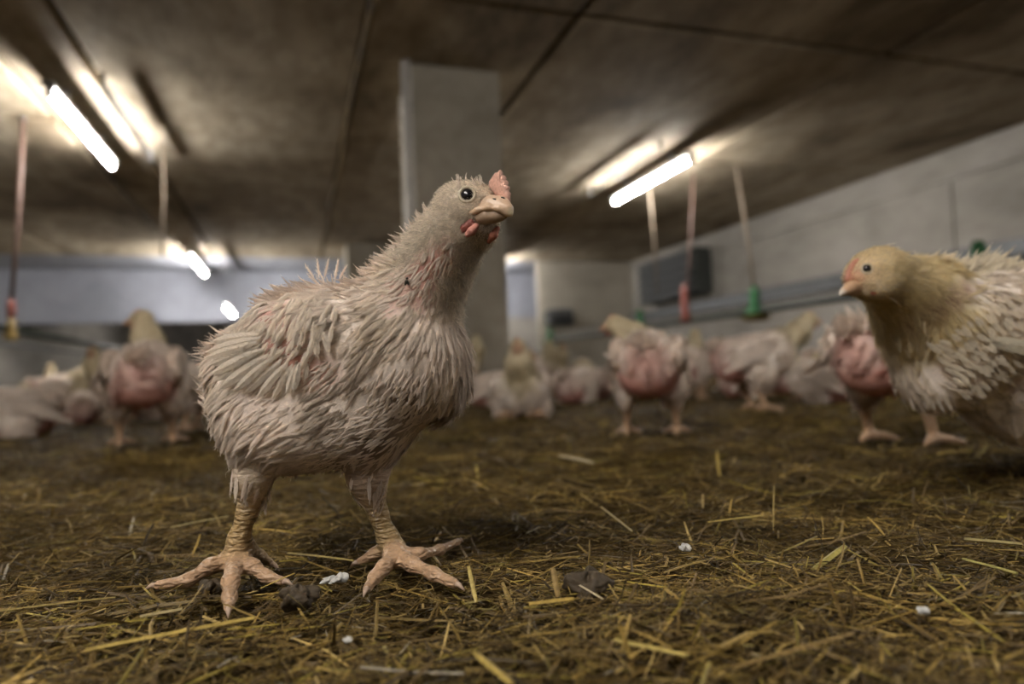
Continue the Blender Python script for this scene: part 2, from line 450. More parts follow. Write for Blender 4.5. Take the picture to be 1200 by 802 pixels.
p = cord('drinker_hose', (27, 140), (13, 358), 0.016, M['hose'], 'pinkish hose hanging from the ceiling at the far left', 'hose')
r = empty('hanging_drinker', p, 'red and yellow drinker hanging on the hose at the far left', 'drinker')
Geo().lathe([(0.0, 0.05), (0.02, 0.05), (0.03, 0.0), (0.032, -0.07), (0.028, -0.10), (0.0, -0.10)], (0, 0, 0)).build('cap', M['red'], r, smooth=True)
Geo().lathe([(0.0, -0.09), (0.028, -0.095), (0.034, -0.18), (0.040, -0.24), (0.052, -0.26), (0.045, -0.27), (0.0, -0.26)], (0, 0, 0)).build('bell', M['yellow'], r, smooth=True)
cord('hanging_rope', (192, 168), (190, 300), 0.012, M['cord'], 'pale cord hanging from the ceiling right of the large lamp', 'cord')
cord('hanging_rope', (760, 205), (770, 345), 0.011, M['cord'], 'thin pale cord hanging below the right lamp', 'cord')
cord('hanging_rope', (863, 195), (884, 345), 0.015, M['cord'], 'pale cord hanging in front of the right wall', 'cord')
p = cord('drinker_hose', (813, 200), (803, 368), 0.009, M['hose'], 'thin hose hanging in front of the wall vent', 'hose')
r = empty('hanging_drinker', p + np.array([0, 0, .24]), 'faded red drinker hanging in front of the wall vent', 'drinker')
Geo().lathe([(0.0, 0.08), (0.012, 0.08), (0.035, 0.0), (0.045, -0.26), (0.06, -0.33), (0.0, -0.33)], (0, 0, 0)).build('bell', M['red'], r, smooth=True)


def vent(axis, lo, hi, label):
    """Louvred inlet box on a wall."""
    c = [(a + b) / 2 for a, b in zip(lo, hi)]
    r = empty('wall_vent', c, label, 'wall vent')
    l2 = [a - b for a, b in zip(lo, c)]; h2 = [a - b for a, b in zip(hi, c)]
    Geo().box(l2, h2, 0.02).build('box', M['dark_metal'], r)
    n = 5; H = h2[2] - l2[2]
    for k in range(n):
        z = l2[2] + H * (k + 0.5) / n
        g = Geo()
        if axis == 0:
            x = l2[0] if r.location.x > 0 else h2[0]; s = -1 if r.location.x > 0 else 1
            g.add([(x, l2[1] + .05, z + .05), (x, h2[1] - .05, z + .05), (x + s * .10, h2[1] - .05, z - .05), (x + s * .10, l2[1] + .05, z - .05),
                   (x, l2[1] + .05, z + .07), (x, h2[1] - .05, z + .07), (x + s * .10, h2[1] - .05, z - .03), (x + s * .10, l2[1] + .05, z - .03)],
                  [(0, 1, 2, 3), (7, 6, 5, 4), (0, 4, 5, 1), (1, 5, 6, 2), (2, 6, 7, 3), (3, 7, 4, 0)])
        else:
            y = l2[1]
            g.add([(l2[0] + .03, y, z + .03), (h2[0] - .03, y, z + .03), (h2[0] - .03, y - .06, z - .03), (l2[0] + .03, y - .06, z - .03),
                   (l2[0] + .03, y, z + .05), (h2[0] - .03, y, z + .05), (h2[0] - .03, y - .06, z - .01), (l2[0] + .03, y - .06, z - .01)],
                  [(0, 1, 2, 3), (7, 6, 5, 4), (0, 4, 5, 1), (1, 5, 6, 2), (2, 6, 7, 3), (3, 7, 4, 0)])
        g.build('louver', M['grey_metal'], r)


vent(0, (XR - 0.30, 9.35, 1.30), (XR - 0.005, 11.2, 2.05), 'large dark louvred vent box high on the right wall')
vent(1, (4.50, YA - 0.18, 1.02), (5.02, YA - 0.005, 1.30), 'small dark vent box on the partition wall right of the pillar')
vent(0, (XL + 0.005, 14.6, 1.45), (XL + 0.25, 16.2, 1.95), 'dark vent box on the left wall')

# ------------------------------------------------------------------ smooth solid modelling (rounded primitives blended into one surface)
WHITE = (0.87, 0.765, 0.675); PINK = (0.55, 0.27, 0.22); RED = (0.42, 0.08, 0.06); LEGC = (0.38, 0.26, 0.12); FOOT = (0.43, 0.275, 0.165)


class Prim:
    def __init__(s, kind, a, b=None, r1=0, r2=0, rad=None, Rm=None, k=0.012, col=WHITE, leg=0.0, fz=1.0):
        s.kind, s.a, s.b, s.r1, s.r2, s.rad, s.Rm, s.k, s.col, s.leg, s.fz = kind, np.asarray(a, float), None if b is None else np.asarray(b, float), r1, r2, rad, Rm, k, col, leg, fz
    def d(s, X, Y, Z):
        if s.kind == 'cap':
            ba = s.b - s.a; L2 = ba @ ba + 1e-12
            px, py, pz = X - s.a[0], Y - s.a[1], Z - s.a[2]
            t = np.clip((px * ba[0] + py * ba[1] + pz * ba[2]) / L2, 0, 1)
            return np.sqrt((px - t * ba[0]) ** 2 + (py - t * ba[1]) ** 2 + (pz - t * ba[2]) ** 2) - (s.r1 + (s.r2 - s.r1) * t)
        px, py, pz = X - s.a[0], Y - s.a[1], Z - s.a[2]
        q = [(s.Rm[i][0] * px + s.Rm[i][1] * py + s.Rm[i][2] * pz) for i in range(3)]
        k0 = np.sqrt(sum((q[i] / s.rad[i]) ** 2 for i in range(3))); k1 = np.sqrt(sum((q[i] / s.rad[i] ** 2) ** 2 for i in range(3))) + 1e-6
        return k0 * (k0 - 1) / k1
    def box(s):
        if s.kind == 'cap':
            r = max(s.r1, s.r2); return np.minimum(s.a, s.b) - r, np.maximum(s.a, s.b) + r
        e = np.sqrt(sum((np.asarray(s.Rm[i]) * s.rad[i]) ** 2 for i in range(3)))
        return s.a - e, s.a + e


def cap(a, b, r1, r2, **kw): return Prim('cap', a, b, r1, r2, **kw)
def chain(pts, rs, **kw): return [cap(pts[i], pts[i + 1], rs[i], rs[i + 1], **kw) for i in range(len(pts) - 1)]


def ell(c, rad, ax=None, up=None, **kw):
    """Ellipsoid with its long axis along ax; the second radius lies along 'up'."""
    if ax is None: Rm = np.eye(3)
    else:
        x = unit(ax); y = np.asarray((0, 0, 1.0) if up is None else up, float); y = unit(y - x * (x @ y)); Rm = np.array([x, y, np.cross(x, y)])
    return Prim('ell', c, rad=np.asarray(rad, float), Rm=Rm, **kw)


def mesh_sdf(prims, h):
    lo = np.min([p.box()[0] for p in prims], axis=0) - 4 * h; hi = np.max([p.box()[1] for p in prims], axis=0) + 4 * h
    n = np.ceil((hi - lo) / h).astype(int) + 1
    Fd = np.full(n, 0.05, np.float32)
    for p in prims:
        b0, b1 = p.box(); mg = p.k + 3 * h
        i0 = np.maximum(0, np.floor((b0 - mg - lo) / h).astype(int)); i1 = np.minimum(n, np.ceil((b1 + mg - lo) / h).astype(int) + 1)
        X = (lo[0] + h * np.arange(i0[0], i1[0]))[:, None, None].astype(np.float32)
        Y = (lo[1] + h * np.arange(i0[1], i1[1]))[None, :, None].astype(np.float32)
        Z = (lo[2] + h * np.arange(i0[2], i1[2]))[None, None, :].astype(np.float32)
        D = p.d(X, Y, Z).astype(np.float32)
        A = Fd[i0[0]:i1[0], i0[1]:i1[1], i0[2]:i1[2]]
        hh = np.maximum(p.k - np.abs(A - D), 0) / p.k
        A[...] = np.minimum(A, D) - hh * hh * p.k * 0.25
    s = Fd < 0
    cs = [s[a:n[0] - 1 + a, b:n[1] - 1 + b, c:n[2] - 1 + c] for a in (0, 1) for b in (0, 1) for c in (0, 1)]
    anyc = np.zeros_like(cs[0]); allc = np.ones_like(cs[0])
    for c_ in cs: anyc |= c_; allc &= c_
    mk = anyc & ~allc
    ijk = np.argwhere(mk); ids = np.full(mk.shape, -1, np.int32); ids[mk] = np.arange(len(ijk))
    cor = np.array([(a, b, c) for a in (0, 1) for b in (0, 1) for c in (0, 1)])
    Fv = [Fd[ijk[:, 0] + a, ijk[:, 1] + b, ijk[:, 2] + c] for a, b, c in cor]
    acc = np.zeros((len(ijk), 3)); cnt = np.zeros(len(ijk))
    for a in range(8):
        for b in range(a + 1, 8):
            if np.abs(cor[a] - cor[b]).sum() != 1: continue
            ch = (Fv[a] < 0) != (Fv[b] < 0)
            t = np.where(ch, Fv[a] / np.where(ch, Fv[a] - Fv[b], 1), 0)
            acc += np.where(ch[:, None], cor[a] + t[:, None] * (cor[b] - cor[a]), 0); cnt += ch
    V = lo + h * (ijk + acc / cnt[:, None])
    quads = []
    for ax in range(3):
        o1, o2 = [a for a in range(3) if a != ax]
        sl0 = [slice(1, n[0] - 1)] * 3; sl0 = [slice(1, n[i] - 1) for i in range(3)]
        sl1 = list(sl0); sl0[ax] = slice(0, n[ax] - 1); sl1[ax] = slice(1, n[ax])
        a = s[tuple(sl0)]; b = s[tuple(sl1)]
        e = np.argwhere(a != b)
        off = np.array([1 if i != ax else 0 for i in range(3)]); g = e + off
        sa = a[tuple(e.T)]
        def idx(d1, d2):
            q = g.copy(); q[:, o1] += d1; q[:, o2] += d2; return ids[tuple(q.T)]
        q = np.stack([idx(-1, -1), idx(0, -1), idx(0, 0), idx(-1, 0)], 1)
        fl = sa if ax != 1 else ~sa
        q[~fl] = q[~fl][:, ::-1]
        quads.append(q)
    Q = np.concatenate(quads); Q = Q[(Q >= 0).all(1)]
    # light smoothing removes the grid's facets
    for it in range(2):
        sm = np.zeros_like(V); cn = np.zeros(len(V))
        for k in range(4):
            np.add.at(sm, Q[:, k], V[Q[:, (k + 1) % 4]]); np.add.at(cn, Q[:, k], 1)
        V = V * 0.5 + 0.5 * sm / np.maximum(cn, 1)[:, None]
    P = V[Q]; fn = np.cross(P[:, 2] - P[:, 0], P[:, 3] - P[:, 1]); N = np.zeros_like(V)
    for k in range(4): np.add.at(N, Q[:, k], fn)
    return V, Q, unit(N)


def prim_attrs(prims, V, soft=0.004):
    D = np.stack([p.d(V[:, 0], V[:, 1], V[:, 2]) for p in prims], 1)
    W = np.exp(-np.clip((D - D.min(1, keepdims=True)) / soft, 0, 40)); W /= W.sum(1, keepdims=True)
    return W @ np.array([p.col for p in prims]), W @ np.array([p.leg for p in prims]), W @ np.array([p.fz for p in prims])


def blobcol(P, col, blobs):
    for c, r, cc, st_ in blobs:
        d = np.linalg.norm((P - c) , axis=1) / r
        w = (np.clip(1.25 - d, 0, 1) ** 1.2 * st_).clip(0, 1)[:, None]
        col = col * (1 - w) + np.array(cc) * w
    return col


def vnoise(P, f, seed=0):
    r = np.random.default_rng(seed); o = 0
    for k in range(5):
        v = unit(r.normal(size=3)) * f * (1 + 0.6 * k); o = o + np.sin(P @ v + r.uniform(0, 6.28)) / (1 + 0.5 * k)
    return o / 2.2


def sample(V, Q, N, n, rg, wgt=None):
    P = V[Q]; a = np.linalg.norm(np.cross(P[:, 2] - P[:, 0], P[:, 3] - P[:, 1]), axis=1)
    if wgt is not None: a = a * wgt[Q].mean(1)
    i = rg.choice(len(Q), n, p=a / a.sum())
    u, v = rg.random(n)[:, None], rg.random(n)[:, None]
    q = Q[i]
    f = lambda A: (A[q[:, 0]] * (1 - u) + A[q[:, 1]] * u) * (1 - v) + (A[q[:, 3]] * (1 - u) + A[q[:, 2]] * u) * v
    return f(V), unit(f(N)), q[:, 0]


class Plume:
    """Collects feathers and down strands into one mesh."""
    def __init__(s): s.V = []; s.N = []; s.C = []; s.F4 = []; s.F3 = []; s.k = 0
    def _add(s, V, N, Cc, F4=None, F3=None):
        V = V.reshape(-1, 3)
        s.V.append(V); s.N.append(N.reshape(-1, 3)); s.C.append(Cc.reshape(-1, 3))
        if F4 is not None: s.F4.append(F4 + s.k)
        if F3 is not None: s.F3.append(F3 + s.k)
        s.k += len(V)
    def feathers(s, P, N, D, L, W, col, rg, lift=0.3, curl=0.35, barbs=0, blade=1.0, sect=(0, .2, .45, .7, .88, 1.0), prof=(.3, .75, 1, .9, .6, .08), camber=.3, blen=1.1, bw=.00022):
        n = len(P)
        if n == 0: return
        L = np.broadcast_to(L, (n,))[:, None]; W = np.broadcast_to(W, (n,))[:, None]; lift = np.broadcast_to(lift, (n,))[:, None]
        D = unit(D - N * (D * N).sum(1, keepdims=True)); S = np.cross(N, D)
        def cen(t): return P + D * L * t * np.cos(lift) + N * (L * (np.sin(lift) * t - curl * t * t * np.sin(lift + .25)))
        t = np.array(sect); m_ = len(t); VV = np.zeros((n, m_, 3, 3)); NN = np.zeros((n, m_, 3, 3)); CC = np.zeros((n, m_, 3, 3))
        for i, ti in enumerate(t):
            c = cen(ti); w = W * prof[i] * blade
            VV[:, i, 0] = c - S * w - N * w * camber; VV[:, i, 1] = c; VV[:, i, 2] = c + S * w - N * w * camber
            NN[:, i, 0] = unit(N - S * .35); NN[:, i, 1] = N; NN[:, i, 2] = unit(N + S * .35)
            CC[:, i, :] = (col * (0.92 + 0.10 * ti))[:, None, :]
        b = np.arange(n)[:, None] * (m_ * 3)
        f = []
        for i in range(m_ - 1):
            for j in (0, 1): f.append([i * 3 + j, i * 3 + j + 3, i * 3 + j + 4, i * 3 + j + 1])
        f = np.array(f)
        s._add(VV, NN, CC, F4=(b[:, :, None] + f[None]).reshape(-1, 4))
        if barbs:
            B = barbs * 2
            tb = np.tile(np.linspace(.12, 1.0, barbs), 2)[None, :] + rg.normal(0, .03, (n, B)); tb = tb.clip(.02, 1.02)
            sd = np.repeat([-1, 1], barbs)[None, :]
            an = rg.normal(.62, .22, (n, B)) * (1.15 - .75 * tb)
            ln = W * blen * (1.25 - .35 * tb) * rg.uniform(.6, 1.35, (n, B))
            T = tb[..., None]
            c = P[:, None] + D[:, None] * (L * np.cos(lift))[:, None] * T + N[:, None] * (L[:, None] * (np.sin(lift)[:, None] * T - curl * T * T * np.sin(lift + .25)[:, None]))
            dr = D[:, None] * np.cos(an)[..., None] + S[:, None] * (sd * np.sin(an))[..., None] + N[:, None] * rg.normal(0.02, .22, (n, B))[..., None]
            wb = (bw + .022 * W)[:, None]
            q = unit(np.cross(dr, N[:, None] + rg.normal(0, .3, (n, B, 3))))
            V3 = np.stack([c - q * wb, c + q * wb, c + dr * ln[..., None]], 2)
            N3 = np.broadcast_to(unit(N[:, None] + .3 * S[:, None] * sd[..., None])[:, :, None], V3.shape)
            C3 = np.broadcast_to(col[:, None, None] * 1.03, V3.shape)
            s._add(V3, np.array(N3), np.array(C3), F3=np.arange(n * B * 3).reshape(-1, 3))
    def strands(s, P, N, D, L, w, col, rg, lift=.6, spread=.4):
        n = len(P)
        if n == 0: return
        L = np.broadcast_to(L, (n,))[:, None]
        D = unit(D - N * (D * N).sum(1, keepdims=True))
        d0 = unit(D * math.cos(lift) + N * math.sin(lift) + rg.normal(0, spread * .5, (n, 3)))
        d1 = unit(d0 * .5 + D * .6 + rg.normal(0, spread * .7, (n, 3)))
        q = unit(np.cross(d0, rg.normal(size=(n, 3)))); q = q * np.where((np.cross(q, d0) * N).sum(1, keepdims=True) < 0, -w, w)
        p1 = P + d0 * L * .5; p2 = p1 + d1 * L * .5
        VV = np.stack([P - q, P + q, p1 - q * .7, p1 + q * .7, p2], 1)
        b = np.arange(n)[:, None] * 5
        s._add(VV, np.broadcast_to(N[:, None], VV.shape).copy(), np.broadcast_to(col[:, None], VV.shape).copy(), F4=b + np.array([[0, 1, 3, 2]]), F3=b + np.array([[2, 3, 4]]))
    def build(s, name, parent, off, mat=None):
        V = np.concatenate(s.V) - np.asarray(off); N = np.concatenate(s.N); Cc = np.concatenate(s.C)
        F4 = np.concatenate(s.F4) if s.F4 else np.zeros((0, 4), int); F3 = np.concatenate(s.F3) if s.F3 else np.zeros((0, 3), int)
        loops = np.concatenate([F4.ravel(), F3.ravel()]); tot = np.concatenate([np.full(len(F4), 4), np.full(len(F3), 3)]); sta = np.concatenate([[0], np.cumsum(tot)[:-1]])
        me = np_mesh(name, V, loops, sta, tot, True, Cc, normals=N)
        return link_mesh(name, me, mat or M['feather'], parent)


def solid(name, prims, h, parent, off, mat, blobs=(), soft=.004, dirt=True):
    V, Q, N = mesh_sdf(prims, h)
    col, leg, fz = prim_attrs(prims, V, soft)
    col = blobcol(V, col, blobs)
    me = np_mesh(name, V - np.asarray(off), Q.ravel(), np.arange(len(Q)) * 4, np.full(len(Q), 4), True, col, leg)
    return link_mesh(name, me, mat, parent), V, Q, N, col, leg, fz


def flow(P, anchors, sig):
    A = np.array([a for a, _ in anchors]); Dd = unit(np.array([d for _, d in anchors]))
    w = np.exp(-((P[:, None] - A[None]) ** 2).sum(2) / (2 * sig * sig)) + 1e-9
    return unit(w @ Dd)


def clump(P, D, rg, ncl, amt):
    c = P[rg.choice(len(P), min(ncl, len(P)), replace=False)]
    out = np.empty(len(P), int)
    for i in range(0, len(P), 4000):
        out[i:i + 4000] = ((P[i:i + 4000, None] - c[None]) ** 2).sum(2).argmin(1)
    j = rg.normal(0, amt, (len(c), 3))
    return unit(D + j[out] + (c[out] - P) * 18), rg.random(len(c))[out]


def eyeball(parent, off, c, view, r, lidcol=(0.50, 0.42, 0.30)):
    """A dark glossy eye in a ring of bare lid, looking along 'view'."""
    view = unit(view); a = unit(np.cross(view, [0.1, 0.2, 1])); b = np.cross(view, a)
    g = Geo(); n, m_ = 20, 10; vs = []
    for i in range(m_ + 1):
        th = math.pi * i / m_
        for k in range(n):
            ph = 2 * math.pi * k / n
            vs.append(c + r * (math.cos(th) * view * .8 + math.sin(th) * (math.cos(ph) * a + math.sin(ph) * b)))
    fs = [(i * n + k, (i + 1) * n + k, (i + 1) * n + (k + 1) % n, i * n + (k + 1) % n) for i in range(m_) for k in range(n)]
    e = g.add(vs, fs).build('eye', M['eye'], parent, off, True)
    tag(e, 'dark round eye')
    g = Geo(); n2 = 8; vs = []; fs = []
    for k in range(24):
        ph = 2 * math.pi * k / 24; rad = math.cos(ph) * a + math.sin(ph) * b
        for j in range(n2):
            q = 2 * math.pi * j / n2
            vs.append(c + view * (r * .28 + .26 * r * math.sin(q)) + rad * (r * 1.12 + .26 * r * math.cos(q)))
    fs = [(k * n2 + j, ((k + 1) % 24) * n2 + j, ((k + 1) % 24) * n2 + (j + 1) % n2, k * n2 + (j + 1) % n2) for k in range(24) for j in range(n2)]
    g.add(vs, fs).build('eyelid', M['horn'], e, off, True, col=lidcol)
    return e


def plate(name, pts2, parent, off, mat, th, col, cols=None):
    """A fleshy plate (comb) of real thickness: outline points in 3-D, centre line given by their mean plane."""
    pts = np.array(pts2); c = pts.mean(0)
    nrm = unit(np.cross(pts[1] - pts[0], pts[-1] - pts[0])) if False else unit(np.linalg.svd(pts - c)[2][2])
    n = len(pts); g = Geo(); vs = []
    for sgn, sc_ in ((-1, 0.0), (-1, 0.62), (-.85, 0.86), (0, 1.0), (.85, .86), (1, .62), (1, 0.0)):
        for p in pts: vs.append(c + (p - c) * sc_ + nrm * th * sgn * (1.0 if sc_ else 1.1))
    fs = [(i * n + k, i * n + (k + 1) % n, (i + 1) * n + (k + 1) % n, (i + 1) * n + k) for i in range(6) for k in range(n)]
    return g.add(vs, fs).build(name, mat, parent, off, True, col=col)


# ------------------------------------------------------------------ the main chick
def px(r, d): return r * d / F_PX
def imdir(dx, dy, dz=0.0):
    """Direction: dx image right, dy image up, dz towards the camera."""
    return RT * dx + UP * dy - fw * dz


def E(x, y, d, rx, ry, rz, tilt=0, yaw=0, **kw):
    a, b = math.radians(tilt), math.radians(yaw)
    ax = imdir(math.cos(a) * math.cos(b), math.sin(a) * math.cos(b), math.sin(b))
    up = imdir(-math.sin(a), math.cos(a), 0)
    return ell(at(x, y, d), (px(rx, d), px(ry, d), px(rz, d)), ax, up, **kw)


def Cn(pts, **kw):
    """Chain of (x, y, depth, radius in px)."""
    return chain([at(x, y, d) for x, y, d, r in pts], [px(r, d) for x, y, d, r in pts], **kw)


def toe(g0, pts, **kw):
    pts = [(x, y, r * .72, h_ + r * .1) for x, y, r, h_ in pts]
    """Toe from pad centre g0 (3-D) through ground pixels (x, y, radius_m)."""
    P = [g0] + [onz(x, y, r + h_) for x, y, r, h_ in pts]
    return chain(P, [kw.pop('r0') * .78] + [r for _, _, r, _ in pts], **kw), P


def main_chick():
    legk = dict(leg=1.0, fz=0.0)
    pr = []
    B = dict(k=.035)
    pr.append(E(390, 440, .645, 115, 88, 90, 10, 22, **B))
    pr.append(E(322, 468, .650, 56, 66, 76, 25, 20, **B))
    pr.append(E(296, 428, .668, 32, 38, 50, 10, 20, k=.03))
    pr.append(E(484, 408, .605, 58, 80, 62, 0, 20, **B))
    pr.append(E(504, 436, .60, 38, 50, 46, 20, 0, k=.03))
    pr.append(E(395, 384, .63, 76, 40, 72, 5, 20, **B))
    pr.append(E(322, 404, .60, 62, 42, 28, 30, 15, k=.016))          # folded wing
    pr.append(E(375, 385, .590, 30, 32, 24, 0, 0, k=.018))           # shoulder
    pr.append(E(318, 500, .620, 50, 46, 50, 0, 0, k=.02))            # thigh
    pr.append(E(438, 492, .612, 50, 50, 50, 20, 0, k=.02))
    pr.append(E(375, 498, .625, 70, 50, 60, 0, 0, k=.025))           # belly
    pr += Cn([(466, 362, .605, 44), (499, 326, .595, 36), (524, 286, .585, 31), (540, 256, .580, 28)], k=.025)
    pr.append(E(541, 238, .578, 31, 24, 23, -8, 30, k=.012))         # skull
    pr.append(E(562, 236, .568, 22, 17, 17, -8, 35, k=.012, col=(.56, .42, .30), fz=.25))      # face
    pr.append(E(563, 268, .572, 19, 22, 19, -20, 30, k=.014, col=(.52, .44, .33), fz=.5))      # throat
    pr.append(E(547, 250, .565, 16, 12, 10, 10, 30, k=.010, col=(.60, .50, .38), fz=.5))       # cheek
    # legs
    kA = .012
    pr += Cn([(302, 530, .615, 30), (297, 558, .612, 21), (296, 572, .613, 16)], k=.010, col=(.50, .40, .30), leg=.3, fz=.10)
    pr += Cn([(296, 572, .613, 17), (290, 600, .612, 11), (280, 632, .612, 11.5), (277, 648, .61, 14.5)], k=.007, col=LEGC, **legk)
    padA = onz(277, 656, .015)
    t, A1 = toe(padA, [(246, 664, .0085, .008), (222, 680, .0068, .002), (186, 686, .0058, 0)], r0=.012, k=.007, col=FOOT, **legk); pr += t
    t, A2 = toe(padA, [(270, 682, .0085, .007), (269, 700, .0066, .002), (268, 712, .0056, 0)], r0=.012, k=.007, col=FOOT, **legk); pr += t
    t, A3 = toe(padA, [(296, 664, .0080, .008), (312, 676, .0064, .002), (330, 681, .0054, 0)], r0=.011, k=.007, col=FOOT, **legk); pr += t
    t, A4 = toe(at(288, 640, .62), [(304, 652, .0065, .004), (317, 660, .0052, 0)], r0=.011, k=.007, col=(.33, .23, .13), **legk); pr += t
    pr += Cn([(434, 530, .622, 32), (431, 560, .622, 22), (434, 574, .625, 16)], k=.010, col=(.42, .31, .23), leg=.3, fz=.08)
    pr += Cn([(433, 572, .625, 17), (443, 602, .63, 10.5), (454, 630, .632, 11.5), (462, 644, .63, 14.5)], k=.007, col=(.34, .24, .11), **legk)
    padB = onz(463, 651, .014)
    t, B1 = toe(padB, [(492, 650, .0070, .008), (515, 645, .0058, .004), (537, 635, .0050, .002)], r0=.011, k=.007, col=FOOT, **legk); pr += t
    t, B2 = toe(padB, [(484, 662, .0080, .006), (508, 673, .0068, .003), (532, 684, .0062, 0)], r0=.012, k=.007, col=FOOT, **legk); pr += t
    t, B3 = toe(padB, [(450, 665, .0078, .006), (439, 677, .0062, .002), (431, 689, .0056, 0)], r0=.011, k=.007, col=FOOT, **legk); pr += t
    t, B4 = toe(at(455, 640, .64), [(438, 650, .0062, .005), (422, 658, .0050, 0)], r0=.010, k=.007, col=FOOT, **legk); pr += t
    loc = (padA + padB) / 2; loc[2] = 0
    root = empty('chick', loc, 'big scruffy white chick with outstretched neck standing in front', 'chick')
    SK = (.50, .23, .18); DK = (.135, .085, .05)  # DK: dark bare belly skin with underside shade mixed into its colour
    blobs = [(at(470, 338, .575), .020, SK, .9), (at(492, 322, .56), .018, SK, .95), (at(512, 308, .555), .020, SK, .9), (at(495, 350, .56), .020, SK, .7), (at(525, 290, .555), .014, SK, .5),
             (at(455, 362, .56), .015, SK, .5),
             (at(318, 368, .585), .024, SK, .75), (at(328, 395, .58), .026, SK, .9), (at(345, 418, .575), .028, SK, .9), (at(375, 440, .57), .022, SK, .7), (at(310, 470, .585), .045, (.40, .28, .22), .6),
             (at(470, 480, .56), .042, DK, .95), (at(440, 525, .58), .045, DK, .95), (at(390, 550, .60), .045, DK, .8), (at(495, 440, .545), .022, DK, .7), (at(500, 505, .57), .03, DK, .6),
             (at(568, 275, .555), .014, (.20, .12, .07), .8)]
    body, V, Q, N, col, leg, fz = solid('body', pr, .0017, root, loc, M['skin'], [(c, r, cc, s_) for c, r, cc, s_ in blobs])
    cs = V - CAM; dep = cs @ fw; PX = CX + F_PX * (cs @ RT) / dep; PY = CY - F_PX * (cs @ UP) / dep
    front = (N @ fw) < 0.15
    def surf(x, y, out=0.0):
        w = (PX - x) ** 2 + (PY - y) ** 2 + np.where(front, 0, 1e6) + (dep - dep.min()) * 30
        i = int(w.argmin()); return V[i] + N[i] * out, N[i]
    anchors = [(at(x, y, d), imdir(*v)) for x, y, d, v in [
        (545, 225, .57, (-1, -.3, 0)), (560, 245, .56, (-1, -.2, .2)), (515, 250, .58, (-.75, -.9, 0)), (490, 290, .59, (-.75, -.7, 0)), (530, 300, .56, (-.3, -1, 0)), (570, 280, .57, (-.3, -1, 0)), (555, 330, .57, (-.05, -1, 0)),
        (545, 400, .56, (-.25, -1, 0)), (500, 380, .55, (-.45, -1, 0)), (520, 460, .57, (-.5, -1, 0)), (455, 330, .58, (-1, -.2, 0)), (440, 370, .56, (-.9, -.6, 0)), (400, 330, .60, (-1, .05, 0)), (350, 330, .62, (-1, .15, 0)),
        (300, 370, .64, (-1, -.5, 0)), (255, 410, .66, (-.6, -.9, 0)), (330, 400, .58, (-.75, -.65, 0)), (400, 450, .57, (-.8, -.65, 0)), (440, 440, .55, (-.6, -.9, 0)), (300, 500, .60, (-.75, -.6, 0)), (360, 520, .58, (-.9, -.35, 0)), (250, 480, .64, (-.6, -.8, 0)),
        (440, 520, .58, (-.9, -.3, 0)), (300, 545, .62, (0, -1, 0)), (435, 555, .62, (0, -1, 0)), (385, 440, .74, (-1, -.1, 0)), (480, 420, .68, (-.5, -1, 0))]]
    rg = np.random.default_rng(11)
    pl = Plume()
    # bare skin shows where the patches are
    bare = np.zeros(len(V))
    for c, r, cc, s_ in blobs[:-1]:
        bare = np.maximum(bare, np.clip(1.2 - np.linalg.norm(V - c, axis=1) / r, 0, 1) * s_)
    def baref(X, skip=0):
        o_ = np.zeros(len(X))
        for c, r, cc, s_ in blobs[:-1]: o_ = np.maximum(o_, np.clip(1.25 - np.linalg.norm(X - c, axis=1) / r, 0, 1) * s_)
        return o_
    dens = np.clip(fz, 0, 1) * (1 - .80 * bare.clip(0, 1))
    headd = at(548, 240, .575)
    hd = np.linalg.norm(V - headd, axis=1)
    contour = dens * np.clip((hd - .035) / .03, 0, 1)
    wingc = np.exp(-(np.linalg.norm((V - at(318, 402, .585)) / np.array([.06, .06, .05]), axis=1) ** 2))
    P, Nn, vi = sample(V, Q, N, 15000, rg, contour * (1 - .6 * wingc) + 1e-6)
    D_ = flow(P, anchors, .022); tb_ = np.maximum(baref(P + D_ * .010), baref(P + D_ * .017)); kp = rg.random(len(P)) > np.clip(tb_ * 2.2, 0, .96); P, Nn, vi = P[kp], unit(Nn[kp] + rg.normal(0, .09, (kp.sum(), 3))), vi[kp]
    D, cl = clump(P, flow(P, anchors, .022), rg, 620, .18)
    hf = np.linalg.norm(P - headd, axis=1)
    neck = np.clip(1 - (hf - .04) / .06, 0, 1)
    Wc = np.array(WHITE)
    base = Wc * (0.86 + .20 * rg.random((len(P), 1))) * (1 + .08 * vnoise(P, 60, 3)[:, None])
    tint = np.array((.50, .41, .26)); wv_ = np.clip(vnoise(P, 45, 5), 0, 1)[:, None] * .35
    base = base * (1 - wv_) + tint * wv_
    bf = np.zeros(len(P))
    for c, r, cc, s_ in blobs:
        bf = np.maximum(bf, np.clip(1.2 - np.linalg.norm(P - c, axis=1) / r, 0, 1) * s_)
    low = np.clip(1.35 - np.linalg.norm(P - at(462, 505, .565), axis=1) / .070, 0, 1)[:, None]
    base = base * (1 - .85 * low) + np.array((.20, .13, .075)) * .85 * low  # shade under the belly painted into the feather colour
    Lf = (.0185 - .0095 * neck) * rg.uniform(.6, 1.3, len(P)); Wf = (.0048 - .0027 * neck) * rg.uniform(.75, 1.25, len(P))
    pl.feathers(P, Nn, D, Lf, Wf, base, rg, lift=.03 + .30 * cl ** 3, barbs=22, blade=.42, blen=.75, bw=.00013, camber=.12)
    # fuzz over the head, jaw and neck
    wf = np.clip(fz, 0, 1) * np.clip(1 - (hd - .02) / .085, 0, 1) * (1 - .95 * (bare * 1.3).clip(0, 1))
    P, Nn, vi = sample(V, Q, N, 42000, rg, wf + 1e-7)
    D, cl = clump(P, flow(P, anchors, .014), rg, 900, .42)
    Nn = unit(Nn + rg.normal(0, .22, Nn.shape)); hf = np.linalg.norm(P - headd, axis=1)
